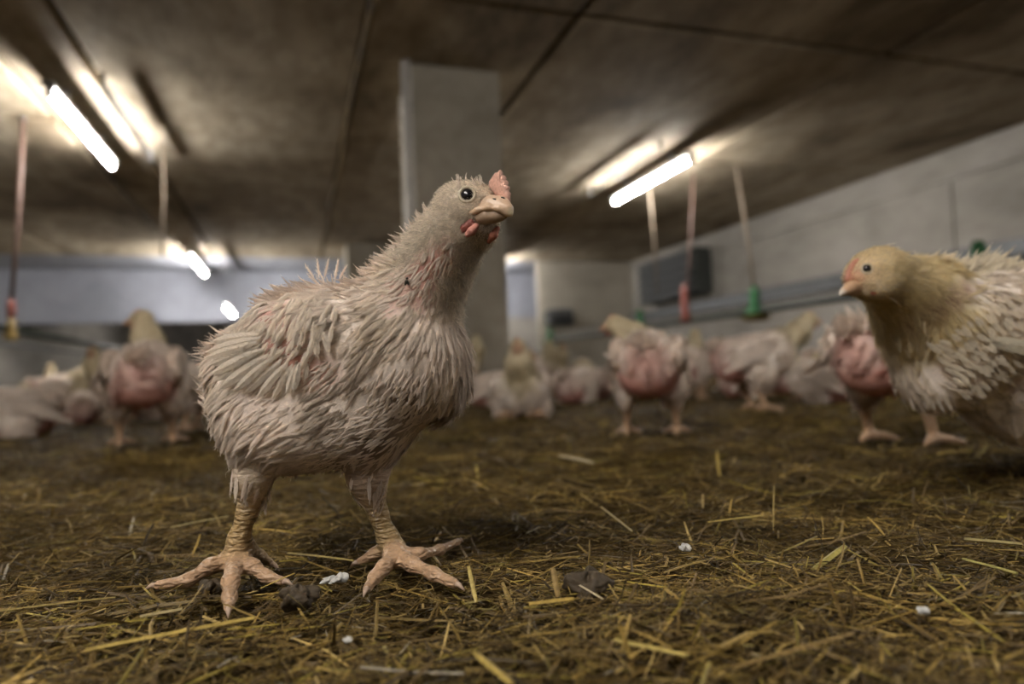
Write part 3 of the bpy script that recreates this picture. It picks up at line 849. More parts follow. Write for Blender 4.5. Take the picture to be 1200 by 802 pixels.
    c2 = np.array((.84, .735, .60)) * (.62 + .52 * rg.random((len(P), 1)))
    fr = np.clip((hf - .015) / .05, 0.0, 1)
    pl.strands(P, Nn, D, (.0026 + .0075 * fr) * rg.uniform(.6, 1.3, len(P)) * (1 - .6 * np.clip(baref(P) * 1.3, 0, 1)), .00024, c2, rg, lift=.6, spread=.7)
    # loose long filaments along the outline of neck and back
    P, Nn, vi = sample(V, Q, N, 12000, rg, (dens ** 2 * np.clip((hd - .03) / .03, 0, 1)) + 1e-7)
    D = flow(P, anchors, .022)
    pl.strands(P, Nn, D, .010 * rg.uniform(.5, 1.5, len(P)), .00013, np.tile(Wc * 1.02, (len(P), 1)), rg, lift=.28, spread=.6)
    # tufts: nape, back and rump
    for (x, y, d, n_, L_, dx, dy, sp) in [(490, 262, .585, 40, .010, -.7, .8, .010), (470, 308, .59, 70, .013, -.9, .35, .016), (445, 325, .60, 50, .013, -1, .2, .018), (340, 348, .62, 90, .020, -1, .22, .018), (360, 340, .615, 60, .018, -1, .25, .016),
                                          (380, 326, .61, 7, .014, -.3, 1, .005), (396, 326, .61, 5, .012, .12, 1, .004), (250, 478, .64, 80, .016, -.7, .7, .02), (246, 400, .65, 60, .016, -.9, .1, .018), (552, 205 + 10, .57, 26, .007, -.3, 1, .006),
                                          (425, 340, .60, 50, .014, -1, .3, .02)]:
        c = at(x, y, d); i = np.argsort(((V - c) ** 2).sum(1))[:4000]; i = i[np.linalg.norm(V[i] - c, axis=1) < sp + .008] if (np.linalg.norm(V[i] - c, axis=1) < sp + .008).sum() > 20 else i[:200]
        j = rg.choice(i, n_); Dd = np.tile(imdir(dx, dy, .1), (n_, 1)) + rg.normal(0, .22, (n_, 3)); Nt = unit(imdir(-dy * .4, dx * .4, .9) + rg.normal(0, .3, (n_, 3)))
        pl.feathers(V[j], Nt, Dd, L_ * rg.uniform(.6, 1.25, n_), L_ * .12, np.tile(Wc * 1.04, (n_, 1)) * rg.uniform(.9, 1.1, (n_, 1)), rg, lift=.25, barbs=12, blade=.45, blen=1.3)
    for (x, y, d, dx, dy, L_) in [(374, 326, .608, -.10, 1, .016), (380, 327, .608, .22, 1, .017), (369, 328, .61, -.55, .85, .015), (393, 327, .61, .15, 1, .016), (397, 328, .61, .5, .9, .013)]:
        pl.feathers(at(x, y, d)[None], imdir(0, 0, 1)[None], imdir(dx, dy, 0)[None], L_, .0026, (Wc * 1.08)[None], rg, lift=.1, barbs=20, blade=.35, blen=1.5)
    # down left on the bare patches, and torn quills on the neck and wing
    P, Nn, vi = sample(V, Q, N, 900, rg, (bare > .35) * np.clip(fz, 0, 1) + 1e-8)
    D = flow(P, anchors, .022)
    pl.feathers(P, Nn, D + rg.normal(0, .2, (len(P), 3)), .010 * rg.uniform(.6, 1.5, len(P)), .0016, np.tile(Wc * .95, (len(P), 1)), rg, lift=.3, barbs=7, blade=.7)
    pm = pl.build('plumage', root, loc); tag(pm, 'ruffled white down with bare pink gaps')

    # wing: coverts in rows and hanging flight feathers
    pw = Plume()
    def wf_(x0, y0, x1, y1, W, shade=1.0, out=.004, cut=0.0, dd=0.0, bl=.62, cm=.35, lf=.05, col=(.85, .765, .66)):
        p0, n0 = surf(x0, y0, out); d0 = depth_of(p0); p1 = at(x1, y1, d0 + dd)
        Dd = p1 - p0; L_ = np.linalg.norm(Dd); nn = unit(n0 * .5 + imdir(-.15, .1, .8))
        cc = (np.array(col) * shade)[None]
        pw.feathers(p0[None], nn[None], Dd[None], L_, W, cc, rg, lift=lf, curl=.5, barbs=34, blade=bl, blen=.8, bw=.00014,
                    sect=(0, .12, .3, .5, .7, .85, .95, 1.0), prof=(.2, .5, .85, 1, 1, .82, .5, .08), camber=cm)
        a = p0 + n0 * .0006
    fl = [(306, 392, 250, 402, .0065), (306, 398, 246, 411, .0068), (308, 402, 243, 420, .007), (308, 405, 242, 429, .007), (312, 408, 243, 438, .0072), (314, 411, 247, 446, .0070), (320, 414, 255, 453, .0070), (326, 418, 268, 459, .0066),
          (332, 421, 283, 463, .0064), (338, 424, 300, 465, .0060), (344, 426, 317, 465, .0056), (350, 426, 334, 461, .0052), (355, 424, 346, 455, .0048)]
    for i, (a, b, c, d, W) in enumerate(fl): wf_(a + rg.uniform(-2, 2), b, c + rg.uniform(-3, 2), d + rg.uniform(-3, 3), W * rg.uniform(.85, 1.1), rg.uniform(.88, 1.02), .0035 + .0006 * ((i * 7) % 5), dd=.014 - .001 * i)
    for row, (x0, y0, x1, y1, n_, L_, W, sh) in enumerate([(272, 388, 352, 436, 15, 30, .0044, .96), (276, 376, 362, 424, 17, 27, .0042, .98), (286, 368, 368, 412, 17, 25, .0040, 1.0), (296, 360, 376, 400, 17, 23, .0037, 1.0), (310, 354, 384, 388, 16, 22, .0035, 1.02), (326, 350, 390, 376, 13, 20, .0034, 1.02), (342, 346, 394, 364, 11, 18, .0032, 1.02)]):
        for k in range(n_):
            t_ = k / (n_ - 1) + rg.uniform(-.03, .03); x = x0 + (x1 - x0) * t_ + rg.uniform(-4, 4); y = y0 + (y1 - y0) * t_ + rg.uniform(-4, 4)
            c3 = at(x, y, .578); gap = max([np.clip(1.1 - np.linalg.norm(c3 - q[0]) / .020, 0, 1) for q in (blobs[6], blobs[7], blobs[8])])
            if rg.random() < gap * .85 and row > 0: continue
            an = math.radians(212 + 40 * t_ + rg.normal(0, 14)); l = L_ * rg.uniform(.65, 1.2)
            wf_(x, y, x + l * math.cos(an), y - l * math.sin(an), W * 1.5 * rg.uniform(.6, 1.15), sh * rg.uniform(.92, 1.06), .0020 + .0005 * row, dd=rg.uniform(-.002, .002), bl=.5, cm=.10, lf=.02)
    w = pw.build('wing', root, loc); tag(w, 'cream flight feathers over pink gaps')

    # head parts
    ev, en = surf(547, 229); vdir = unit(en * .6 + imdir(.1, .1, .9))
    eyeball(root, loc, ev - vdir * .0008, vdir, .0056)
    hdir = unit(imdir(math.cos(.7), .05, math.sin(.7))); lat = unit(np.cross(hdir, [0, 0, 1])); cc = at(541, 238, .578)
    e2 = ev - 2 * ((ev - cc) @ lat) * lat; v2 = vdir - 2 * (vdir @ lat) * lat
    eyeball(root, loc, e2 - v2 * .0008, v2, .0056)
    bk = (.54, .38, .26)
    ub = Cn([(561, 247, .562, 10), (575, 243, .556, 9.5), (588, 243, .551, 7.5), (595, 246, .548, 5), (598, 251.5, .5465, 2.3)], k=.006, col=bk)
    ub += [E(579, 236, .557, 8, 5, 5, -20, 20, k=.008, col=(.58, .40, .30)), E(590, 238, .553, 6, 5, 5, -30, 20, k=.006, col=(.56, .36, .27))]
    ub += Cn([(549, 252, .556, 3.2), (560, 246.5, .5515, 3.2), (572, 243.5, .548, 3.0), (584, 245, .546, 2.6), (593, 250, .546, 2.2)], k=.003, col=(.50, .34, .22))
    o, bV, bQ, bN = solid('upper_beak', ub, .0005, root, loc, M['horn'], [(at(598.5, 249, .545), .004, (.68, .62, .42), .8), (at(583, 235, .548), .0028, (.15, .08, .05), .0)])[:4]; tag(o, 'short hooked pinkish beak with pale tip')
    lb = Cn([(558, 256, .560, 9), (571, 252.5, .556, 9), (583, 252.5, .552, 6.5), (592, 253.5, .550, 3)], k=.006, col=(.36, .25, .17))
    solid('lower_beak', lb, .0005, root, loc, M['horn'])
    for (x, y, dd_) in ((580, 233.4, .5475), (590, 232, .547)):
        bd = (bV - CAM) @ fw; bx = CX + F_PX * ((bV - CAM) @ RT) / bd; by = CY - F_PX * ((bV - CAM) @ UP) / bd
        g = Geo(); c = bV[int(((bx - x) ** 2 + (by - y) ** 2 + (bd - bd.min()) * 200).argmin())]
        g.tube([c - imdir(.0020, -.0007, .0), c, c + imdir(.0018, -.0012, 0)], [.0003, .00085, .0003], 8)
        g.build('nostril', M['fly'], root, loc, True)
    out = [(572, 222), (573, 213), (577, 207), (580, 202.5), (583, 202), (585.5, 199), (587.2, 199.6), (587.4, 206), (590.5, 205.5), (592.2, 206.4), (591, 212), (594, 211.5), (595, 213.5), (593.8, 218), (596.6, 218.5), (597, 221), (595.8, 225), (598.4, 228), (597.5, 233), (598, 238), (593, 240), (586, 235), (579, 228)]
    cp = [at(x, y, .566 - (x - 573) * .0006) for x, y in out]
    o = plate('comb', cp, root, loc, M['comb'], .0024, (.60, .34, .26)); tag(o, 'small pale pink serrated comb')
    o = solid('wattle', Cn([(552, 262, .556, 5.5), (545, 268, .558, 5), (542, 273, .559, 3)], k=.004, col=(.17, .04, .028)) + Cn([(558, 265, .552, 3.5), (553, 271, .551, 5), (548, 275, .552, 3.6)], k=.0015, col=(.48, .20, .155)), .0006, root, loc, M['comb'], soft=.001)[0]; tag(o, 'dark red fold with a pink flap')
    solid('wattle', Cn([(583, 268, .562, 3.2), (578, 276, .562, 4), (573, 283, .564, 3)], k=.004, col=(.36, .12, .07)), .0008, root, loc, M['comb'])
    for T in (A1, A2, A3, A4, B1, B2, B3, B4):
        d = unit(T[-1] - T[-2]); a = T[-1] + d * .002; g = Geo()
        g.tube([a, a + d * .004 + np.array([0, 0, .0008]), a + d * .010 + np.array([0, 0, -.002])], [.0027, .0021, .0005], 10)
        g.build('claw', M['horn'], root, loc, True, col=(.42, .30, .22))
    # a dark speck on the neck skin
    p0, n0 = surf(478, 330, .003)
    f = empty('fly', p0, 'tiny dark fly sitting on the bare neck of the big chick', 'fly')
    Geo().lathe([(0, -.0020), (.0013, -.0012), (.0017, 0), (.0012, .0013), (0, .0020)], (0, 0, 0), 12).build('body', M['fly'], f, smooth=True)
    Geo().lathe([(0, -.0012), (.0010, -.0006), (.0011, .0004), (0, .0011)], (.0004, 0, .0028), 10).build('head', M['fly'], f, smooth=True)
    for s_ in (-1, 1):
        Geo().add([(0, 0, .001), (s_ * .0022, -.0006, -.0012), (s_ * .0018, -.0008, -.0032), (s_ * .0004, -.0008, -.003), (0, -.0003, .001), (s_ * .0022, -.0009, -.0012), (s_ * .0018, -.0011, -.0032), (s_ * .0004, -.0011, -.003)],
                  [(0, 1, 2, 3), (7, 6, 5, 4), (0, 4, 5, 1), (1, 5, 6, 2), (2, 6, 7, 3), (3, 7, 4, 0)]).build('wing', M['fly'], f)
    return [(T[i], T[i + 1]) for T in (A1, A2, A3, A4, B1, B2, B3, B4) for i in range(len(T) - 1)]


# ------------------------------------------------------------------ the near chick at the right edge
def right_chick():
    CREAM = (.78, .65, .38)
    pr = []
    pr.append(E(1024, 319, .80, 25, 21, 19, 8, 15, k=.012, col=(.56, .44, .27)))
    pr.append(E(1006, 327, .795, 17, 15, 13, -25, 15, k=.012, col=(.50, .32, .20), fz=.4))
    pr.append(E(1022, 338, .79, 20, 10, 11, 0, 15, k=.010, col=(.50, .40, .27), fz=.7))
    pr += Cn([(1035, 325, .81, 24), (1062, 345, .83, 31), (1086, 380, .86, 45), (1116, 410, .89, 58)], k=.04, col=CREAM)
    pr.append(E(1092, 332, .86, 34, 28, 32, 0, 0, k=.03, col=CREAM))
    pr.append(E(1160, 395, .93, 108, 82, 84, -22, -20, k=.04))
    pr.append(E(1106, 424, .87, 46, 60, 50, -30, 0, k=.03))
    pr.append(E(1235, 430, 1.0, 90, 76, 76, -15, -20, k=.04))
    pr.append(E(1190, 465, .92, 85, 50, 50, -28, 0, k=.03))
    pr.append(E(1290, 440, 1.06, 60, 40, 50, 10, -20, k=.03))
    pr.append(E(1155, 378, .85, 88, 46, 18, -2, -12, k=.014))
    pr.append(E(1235, 395, .89, 70, 40, 18, -15, -12, k=.014))
    feet = []
    for x, d in ((1236, .95), (1290, 1.06)):
        gz = onz(x + 8, 412 + 140 / d, .012); gz = at(x + 6, 400, d); gz = np.array([gz[0], gz[1], .016])
        top = at(x, 490, d); mid = np.array([gz[0] + .01, gz[1], .075])
        pr += chain([top, mid], [.04, .018], k=.02, col=(.50, .40, .30), fz=.5)
        pr += chain([mid, gz], [.013, .010], k=.01, col=FOOT, leg=1, fz=0)
        for an, L_ in ((200, .055), (160, .05), (240, .05), (30, .03)):
            v = np.array([math.cos(math.radians(an)), math.sin(math.radians(an)), 0])
            pr += chain([gz, gz + v * L_ * .5 + [0, 0, -.003], gz + v * L_ + [0, 0, -.010]], [.009, .007, .005], k=.006, col=FOOT, leg=1, fz=0)
        feet.append(gz)
    loc = (feet[0] + feet[1]) / 2; loc[2] = 0
    root = empty('chick', loc, 'large chick at the right edge, facing left, with pink bare skin along its wing', 'chick')
    SK = (.33, .155, .12)
    blobs = [(at(1072, 388, .80), .022, SK, .9), (at(1095, 365, .80), .02, SK, .95), (at(1118, 350, .80), .02, SK, .95), (at(1140, 338, .81), .02, SK, .9), (at(1160, 328, .82), .018, SK, .8), (at(1078, 412, .80), .02, SK, .7),
             (at(1105, 440, .81), .018, (.34, .17, .13), .6), (at(1140, 450, .83), .018, (.34, .17, .13), .6), (at(1185, 448, .85), .018, (.30, .15, .11), .6), (at(1000, 326, .785), .012, (.50, .20, .13), .7)]
    body, V, Q, N, col, leg, fz = solid('body', pr, .0028, root, loc, M['skin'], blobs)
    cs = V - CAM; dep = cs @ fw; PX = CX + F_PX * (cs @ RT) / dep; PY = CY - F_PX * (cs @ UP) / dep
    front = (N @ fw) < 0.15
    def surf(x, y, out=0.0):
        w = (PX - x) ** 2 + (PY - y) ** 2 + np.where(front, 0, 1e6) + (dep - dep.min()) * 30
        i = int(w.argmin()); return V[i] + N[i] * out, N[i]
    anchors = [(at(x, y, d), imdir(*v)) for x, y, d, v in [(1010, 325, .79, (1, .1, 0)), (1040, 310, .81, (1, .1, 0)), (1040, 345, .80, (.8, -.5, 0)), (1080, 310, .83, (1, 0, 0)), (1070, 350, .82, (.7, -.7, 0)), (1050, 400, .83, (.1, -1, 0)),
               (1110, 330, .84, (1, -.3, 0)), (1160, 310, .86, (1, .1, 0)), (1150, 370, .83, (.9, -.6, 0)), (1200, 340, .88, (1, -.2, 0)), (1080, 440, .83, (.5, -1, 0)), (1130, 480, .85, (.9, -.7, 0)), (1190, 480, .87, (.8, -.6, 0)), (1250, 480, .95, (.9, -.5, 0)), (1280, 400, .95, (1, 0, 0)), (1190, 420, .86, (1, -.4, 0))]]
    rg = np.random.default_rng(12); pl = Plume()
    bare = np.zeros(len(V))
    for c, r, cc, s_ in blobs: bare = np.maximum(bare, np.clip(1.2 - np.linalg.norm(V - c, axis=1) / r, 0, 1) * s_)
    hd = np.linalg.norm(V - at(1018, 325, .8), axis=1)
    P, Nn, vi = sample(V, Q, N, 8500, rg, np.clip(fz, 0, 1) * (1 - .9 * bare.clip(0, 1)) * np.clip((hd - .03) / .03, 0, 1) + 1e-7)
    def bf2(X):
        o_ = np.zeros(len(X))
        for c, r, cc, s_ in blobs: o_ = np.maximum(o_, np.clip(1.25 - np.linalg.norm(X - c, axis=1) / r, 0, 1) * s_)
        return o_
    D_ = flow(P, anchors, .03); kp = rg.random(len(P)) > np.clip(1.8 * bf2(P + D_ * .016), 0, .93); P, Nn, vi = P[kp], unit(Nn[kp] + rg.normal(0, .15, (kp.sum(), 3))), vi[kp]
    D, cl = clump(P, flow(P, anchors, .03), rg, 400, .25)
    base = col[vi] * .35 + np.array((.82, .73, .61)) * .65
    cr = np.clip(1 - np.linalg.norm(P - at(1075, 335, .84), axis=1) / .085, 0, 1)[:, None] ** .5
    base = base * (1 - cr) + np.array((.80, .66, .37)) * cr; base = base * rg.uniform(.85, 1.1, (len(P), 1))
    pl.feathers(P, Nn, D, .021 * rg.uniform(.6, 1.2, len(P)), .0036, base, rg, lift=.12 + .35 * cl ** 2, barbs=11, blade=.45)
    P, Nn, vi = sample(V, Q, N, 12000, rg, np.clip(fz, 0, 1) * np.clip(1 - (hd - .03) / .10, 0, 1) + 1e-7)
    D, cl = clump(P, flow(P, anchors, .02), rg, 300, .3)
    fr = np.clip((np.linalg.norm(P - at(1018, 325, .8), axis=1) - .02) / .05, 0, 1)
    pl.strands(P, Nn, D, (.003 + .010 * fr) * rg.uniform(.6, 1.3, len(P)), .0003, np.tile((.78, .65, .40), (len(P), 1)) * rg.uniform(.85, 1.15, (len(P), 1)), rg, lift=.45)
    for (x, y, d, n_, L_, sp) in [(1120, 312, .88, 90, .028, .03), (1150, 310, .90, 90, .03, .03), (1185, 318, .93, 60, .028, .02), (1085, 300, .85, 50, .015, .025)]:
        c = at(x, y, d); i = np.argsort(((V - c) ** 2).sum(1))[:900]; j = rg.choice(i, n_)
        pl.feathers(V[j], unit(imdir(.2, .5, .8) + rg.normal(0, .3, (n_, 3))), np.tile(imdir(.85, .6, 0), (n_, 1)) + rg.normal(0, .2, (n_, 3)), L_ * rg.uniform(.6, 1.2, n_), L_ * .11, np.tile((.80, .72, .57), (n_, 1)), rg, lift=.3, barbs=9, blade=.45)
    o = pl.build('plumage', root, loc); tag(o, 'white feathers, yellowish on the neck')
    pw = Plume()
    for k in range(12):
        x0, y0 = 1150 + 6 * k, 398 + 1.5 * k; p0, n0 = surf(x0, y0, .006)
        p1 = at(1215 + 9 * k, 412 + 3.2 * k, depth_of(p0) + .02)
        pw.feathers(p0[None], unit(n0 + imdir(0, .2, .8))[None], (p1 - p0)[None], np.linalg.norm(p1 - p0), .010, np.array([[.76, .69, .55]]) * rg.uniform(.9, 1.05), rg, lift=.05, barbs=16, blade=.92, blen=.35)
    for r_ in range(5):
        for k in range(22):
            t_ = k / 21; x = 1085 + 112 * t_ + 10 * r_ + rg.uniform(-4, 4); y = 395 - 62 * t_ + 14 * r_ + rg.uniform(-4, 4) + 6
            p0, n0 = surf(x, y, .004 + .001 * (5 - r_)); an = math.radians(-38 + 22 * t_ + rg.uniform(-8, 8)); l = 24 * rg.uniform(.6, 1.2)
            p1 = at(x + l * math.cos(an), y - l * math.sin(an), depth_of(p0))
            pw.feathers(p0[None], unit(n0 + imdir(0, .2, .6))[None], (p1 - p0)[None], np.linalg.norm(p1 - p0), .0040, np.array([[.80, .71, .58]]) * rg.uniform(.88, 1.08), rg, lift=.07, barbs=12, blade=.85, blen=.5)
    o = pw.build('wing', root, loc); tag(o, 'folded wing with thin white feathers')
    ev, en = surf(1016.5, 315.5); eyeball(root, loc, ev - en * .0018, unit(en + imdir(0, 0, .6)), .0052)
    o = solid('beak', Cn([(1006, 336, .79, 9), (996, 338, .785, 7), (989, 342, .782, 4), (985.5, 345.5, .781, 1.8)], k=.005, col=(.48, .30, .18)) + Cn([(1008, 342, .79, 5), (996, 344, .786, 3)], k=.002, col=(.40, .22, .14)), .0009, root, loc, M['horn'], [(at(985, 344, .78), .007, (.60, .58, .54), .8)])[0]; tag(o, 'short pinkish orange beak')
    out = [(1013, 306), (1009, 303.5), (1006, 302), (1003, 303.5), (1000, 305), (998, 308), (995.5, 311), (994.5, 315), (992.5, 318), (992, 322), (990.5, 326), (991, 331), (997, 331), (1003, 322), (1009, 312)]
    plate('comb', [at(x, y, .792 + (x - 1000) * .0004) for x, y in out], root, loc, M['comb'], .0028, (.50, .22, .15))
    solid('wattle', Cn([(1018, 341, .783, 3.5), (1024, 342, .783, 4.5), (1031, 342, .785, 3)], k=.004, col=(.45, .10, .07)), .001, root, loc, M['comb'])


# ------------------------------------------------------------------ the flock: one bird built per pose, then copied with its parts
def pose_bird(pose, seed, label, head=(.13, 0, .335), hyaw=0.0, pitch=8, sit=False, lean=0.0, pinkb=1.0, nf=1500, voxel=.0048):
    rg = np.random.default_rng(seed)
    z0 = -.105 if sit else 0.0
    T = lambda x, y, z: np.array([x, y, z + z0])
    a = math.radians(pitch); ax = np.array([math.cos(a), 0, math.sin(a)])
    HC = (.40, .30, .15)
    pr = [ell(T(0, 0, .185), (.118, .074, .080), ax, k=.03), ell(T(.065, 0, .190), (.062, .070, .068), ax, k=.03), ell(T(-.085, 0, .185), (.062, .056, .058), ax, k=.03),
          ell(T(-.068, 0, .150), (.064, .052, .064), ax, k=.03, col=PINK, fz=.12)]
    for s_ in (-1, 1):
        pr.append(ell(T(-.015, s_ * .074, .200), (.088, .044, .018), (math.cos(a), 0, .05), (0, 0, 1), k=.010))
        pr.append(ell(T(-.005, s_ * .056, .135), (.050, .060, .036), (1, 0, -.2), (0, 0, 1), k=.02))
        if not sit:
            pr += chain([T(-.015, s_ * .056, .11), T(-.022, s_ * .058, .082)], [.026, .015], k=.012, col=(.45, .34, .25), leg=.5, fz=.4)
            pr += chain([T(-.022, s_ * .058, .082), T(0, s_ * .060, .022)], [.0125, .0095], k=.008, col=FOOT, leg=1, fz=0)
            for an, L_ in ((0, .062), (38, .052), (-38, .052), (180, .03)):
                v = np.array([math.cos(math.radians(an)), math.sin(math.radians(an)), 0]) * L_; c = T(0, s_ * .060, .016)
                pr += chain([c, c + v * .5 + [0, 0, -.003], c + v + [0, 0, -.010]], [.0095, .0075, .0055], k=.005, col=FOOT, leg=1, fz=0)
        else:
            c = np.array([.05, s_ * .05, .014])
            for an in (0, 35, -35):
                v = np.array([math.cos(math.radians(an)), math.sin(math.radians(an)), 0]) * .05
                pr += chain([c, c + v + [0, 0, -.008]], [.010, .006], k=.005, col=FOOT, leg=1, fz=0)
    hx, hy, hz = head; hp = T(hx, hy, hz); nb = T(.085, 0, .215); nm = (nb + hp) / 2 + np.array([.018, 0, .004])
    pr += chain([nb, nm, hp], [.052, .036, .025], k=.025, col=(.56, .47, .31))
    hd = unit(np.array([math.cos(hyaw), math.sin(hyaw), -.08]))
    pr.append(ell(hp + hd * .006 + [0, 0, .006], (.028, .023, .021), hd, k=.01, col=(.52, .42, .25)))
    pr.append(ell(hp + hd * .024 + [0, 0, .0], (.017, .016, .014), hd, k=.008, col=(.42, .22, .15), fz=.2))
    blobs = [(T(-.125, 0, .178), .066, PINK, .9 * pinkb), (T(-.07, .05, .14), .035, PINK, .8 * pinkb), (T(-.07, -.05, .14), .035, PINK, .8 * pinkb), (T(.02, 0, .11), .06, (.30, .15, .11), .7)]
    root = bpy.data.objects.new('chick', None); C.objects.link(root); root.empty_display_size = .05
    tag(root, label, 'chick')
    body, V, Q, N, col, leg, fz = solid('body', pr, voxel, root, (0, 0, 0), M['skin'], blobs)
    anchors = [(hp, (-1, 0, -.2)), (nm, (-.4, 0, -1)), (T(.09, 0, .17), (-.4, 0, -1)), (T(0, .07, .2), (-1, 0, -.35)), (T(0, -.07, .2), (-1, 0, -.35)), (T(-.1, 0, .22), (-1, 0, .1)), (T(0, 0, .12), (-.8, 0, -.5)), (T(-.1, 0, .16), (-.5, 0, -.9))]
    bare = np.zeros(len(V))
    for c, r, cc, s_ in blobs: bare = np.maximum(bare, np.clip(1.2 - np.linalg.norm(V - c, axis=1) / r, 0, 1) * s_)
    pl = Plume()
    P, Nn, vi = sample(V, Q, N, nf, rg, np.clip(fz, 0, 1) * (1 - .92 * bare.clip(0, 1)) + 1e-7)
    D, cl = clump(P, flow(P, anchors, .04), rg, 120, .25)
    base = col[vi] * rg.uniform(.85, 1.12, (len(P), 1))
    small = np.clip(np.linalg.norm(P - hp, axis=1) / .09, .35, 1)
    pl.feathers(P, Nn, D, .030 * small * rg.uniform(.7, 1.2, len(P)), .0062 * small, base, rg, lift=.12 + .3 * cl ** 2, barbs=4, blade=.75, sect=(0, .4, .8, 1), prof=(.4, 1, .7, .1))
    n_ = 60; j = rg.choice(np.argsort(((V - T(-.135, 0, .225)) ** 2).sum(1))[:150], n_)
    pl.feathers(V[j], unit(rg.normal(0, .4, (n_, 3)) + [.3, 0, 1]), np.tile((-.8, 0, .7), (n_, 1)) + rg.normal(0, .25, (n_, 3)), .035, .006, np.tile(WHITE, (n_, 1)), rg, lift=.2, barbs=4, blade=.7, sect=(0, .4, .8, 1), prof=(.4, 1, .7, .1))
    pl.build('plumage', root, (0, 0, 0))
    for s_ in (-1, 1):
        pw = Plume()
        for r_ in range(3):
            for k in range(9):
                x = .045 - .012 * k - .018 * r_; z = .222 - .004 * k - .016 * r_
                p0 = T(x, s_ * (.093 + .002 * r_), z); Dd = np.array([-1, 0, -.28 - .05 * r_]) + rg.normal(0, .06, 3)
                pw.feathers(p0[None], np.array([[0, s_ * 1.0, .25]]), Dd[None], .040 + .012 * r_, .0085, np.array([WHITE]) * rg.uniform(.92, 1.08), rg, lift=.08, barbs=5, blade=.9, blen=.5)
        pw.build('wing', root, (0, 0, 0))
    lat = np.cross(hd, [0, 0, 1.0])
    bk = chain([hp + hd * .030 + [0, 0, .001], hp + hd * .044 + [0, 0, -.002], hp + hd * .052 + [0, 0, -.008]], [.0085, .0055, .002], k=.004, col=(.46, .26, .15))
    solid('beak', bk, .0018, root, (0, 0, 0), M['horn'])
    up = np.array([0, 0, 1.0]); prof = [(-.004, .024), (.002, .031), (.008, .030), (.011, .034), (.017, .031), (.020, .031), (.025, .026), (.030, .022), (.036, .012), (.032, .005), (.02, .012), (.008, .02)]
    plate('comb', [hp + hd * p + up * q for p, q in prof], root, (0, 0, 0), M['comb'], .0026, (.45, .17, .12))
    for s_ in (-1, 1):
        c = hp + hd * .014 + lat * s_ * .0195 + up * .009
        g = Geo().lathe([(0, -.004), (.003, -.003), (.0042, 0), (.003, .003), (0, .004)], c, 10); tag(g.build('eye', M['eye'], root, (0, 0, 0), True), 'dark eye')
    solid('wattle', chain([hp + hd * .030 + [0, 0, -.012], hp + hd * .026 + [0, 0, -.022]], [.005, .004], k=.003, col=(.42, .10, .07)), .0018, root, (0, 0, 0), M['comb'])
    return root


def copy_bird(src, label, group=None):
    r = src.copy(); C.objects.link(r); r['label'] = label
    if 'group' in r.keys(): del r['group']
    if group: r['group'] = group
    for ch in list(src.children):
        c = ch.copy(); C.objects.link(c); c.parent = r
        for gch in ch.children:
            d = gch.copy(); C.objects.link(d); d.parent = c
    return r


def put(o, px_, py_, heading, scale=1.0, depth=None):
    """Stand a bird on the litter where the photo shows its feet; heading 0 = towards image right, 90 = away."""
    p = onz(px_, py_, 0.0)
    if depth is not None:
        q = at(px_, 400, depth); p = np.array([q[0], q[1], 0])
    o.location = (p[0], p[1], 0.0); o.rotation_euler = (0, 0, math.radians(heading) + YAW + math.atan((CX - px_) / F_PX)); o.scale = (scale,) * 3
    return p


toes = main_chick()
right_chick()

USED = {}
def bird(kind, px_, py_, heading, scale, label, group=None, depth=None):
    pose = KINDS[kind]
    if kind not in USED:
        o = pose_bird(kind, 20 + len(USED), label, **pose); USED[kind] = o
        if group: o['group'] = group
    else:
        o = copy_bird(USED[kind], label, group)
    p = put(o, px_, py_, heading, scale, depth); SPOTS.append((p[0], p[1]))
    return o


SPOTS = []
KINDS = {
    'up': dict(head=(.125, 0, .335), hyaw=0, pitch=14),
    'turned': dict(head=(.115, .015, .325), hyaw=1.35, pitch=12),
    'reach': dict(head=(.135, .085, .285), hyaw=1.3, pitch=4),
    'forward': dict(head=(.185, 0, .295), hyaw=0, pitch=6),
    'sitting': dict(head=(.125, 0, .320), hyaw=0, pitch=4, sit=True, pinkb=.6),
    'resting': dict(head=(.120, .01, .265), hyaw=-.6, pitch=2, sit=True, pinkb=.5),
}
bird('turned', 172, 522, 84, 1.17, 'tall standing chick at left seen from behind with head turned left')
bird('resting', 8, 512, 200, 1.25, 'plump white chick cut off by the left edge, lowest on that side')
bird('forward', 62, 486, 20, 1.05, 'chick at left lowering its reddish face, right of the plump edge chick')
bird('turned', 118, 482, 95, .95, 'chick with yellowish head just left of the tall standing chick')
bird('up', 222, 505, 160, 1.0, 'chick half hidden behind the tail of the big front chick')
bird('sitting', 612, 488, 268, 1.22, 'chick sitting right of the big chick and facing the camera')
bird('sitting', 566, 462, 250, 1.05, 'chick behind the breast of the big chick, left of the sitting one')
bird('up', 650, 463, 300, 1.0, 'chick behind the right shoulder of the chick sitting face on')
bird('resting', 694, 466, 120, 1.2, 'chick lying low left of the rear-facing chick with pink rump')
bird('reach', 764, 511, 88, 1.02, 'chick seen from behind with pink bare rump and yellow neck stretched left')
bird('up', 808, 469, 70, 1.0, 'chick showing only the pale back of its head, beside the pink-rumped chick')
bird('forward', 888, 482, 22, 1.08, 'side-on chick facing right with raised head, in front of the wall')
bird('resting', 965, 470, 150, 1.15, 'chick behind the head of the right edge chick, beyond the side-on one')
bird('up', 1056, 521, 62, 1.06, 'dusky chick from behind with red belly under the head of the edge chick')
G1 = 'distant flock crowded along the middle of the barn'
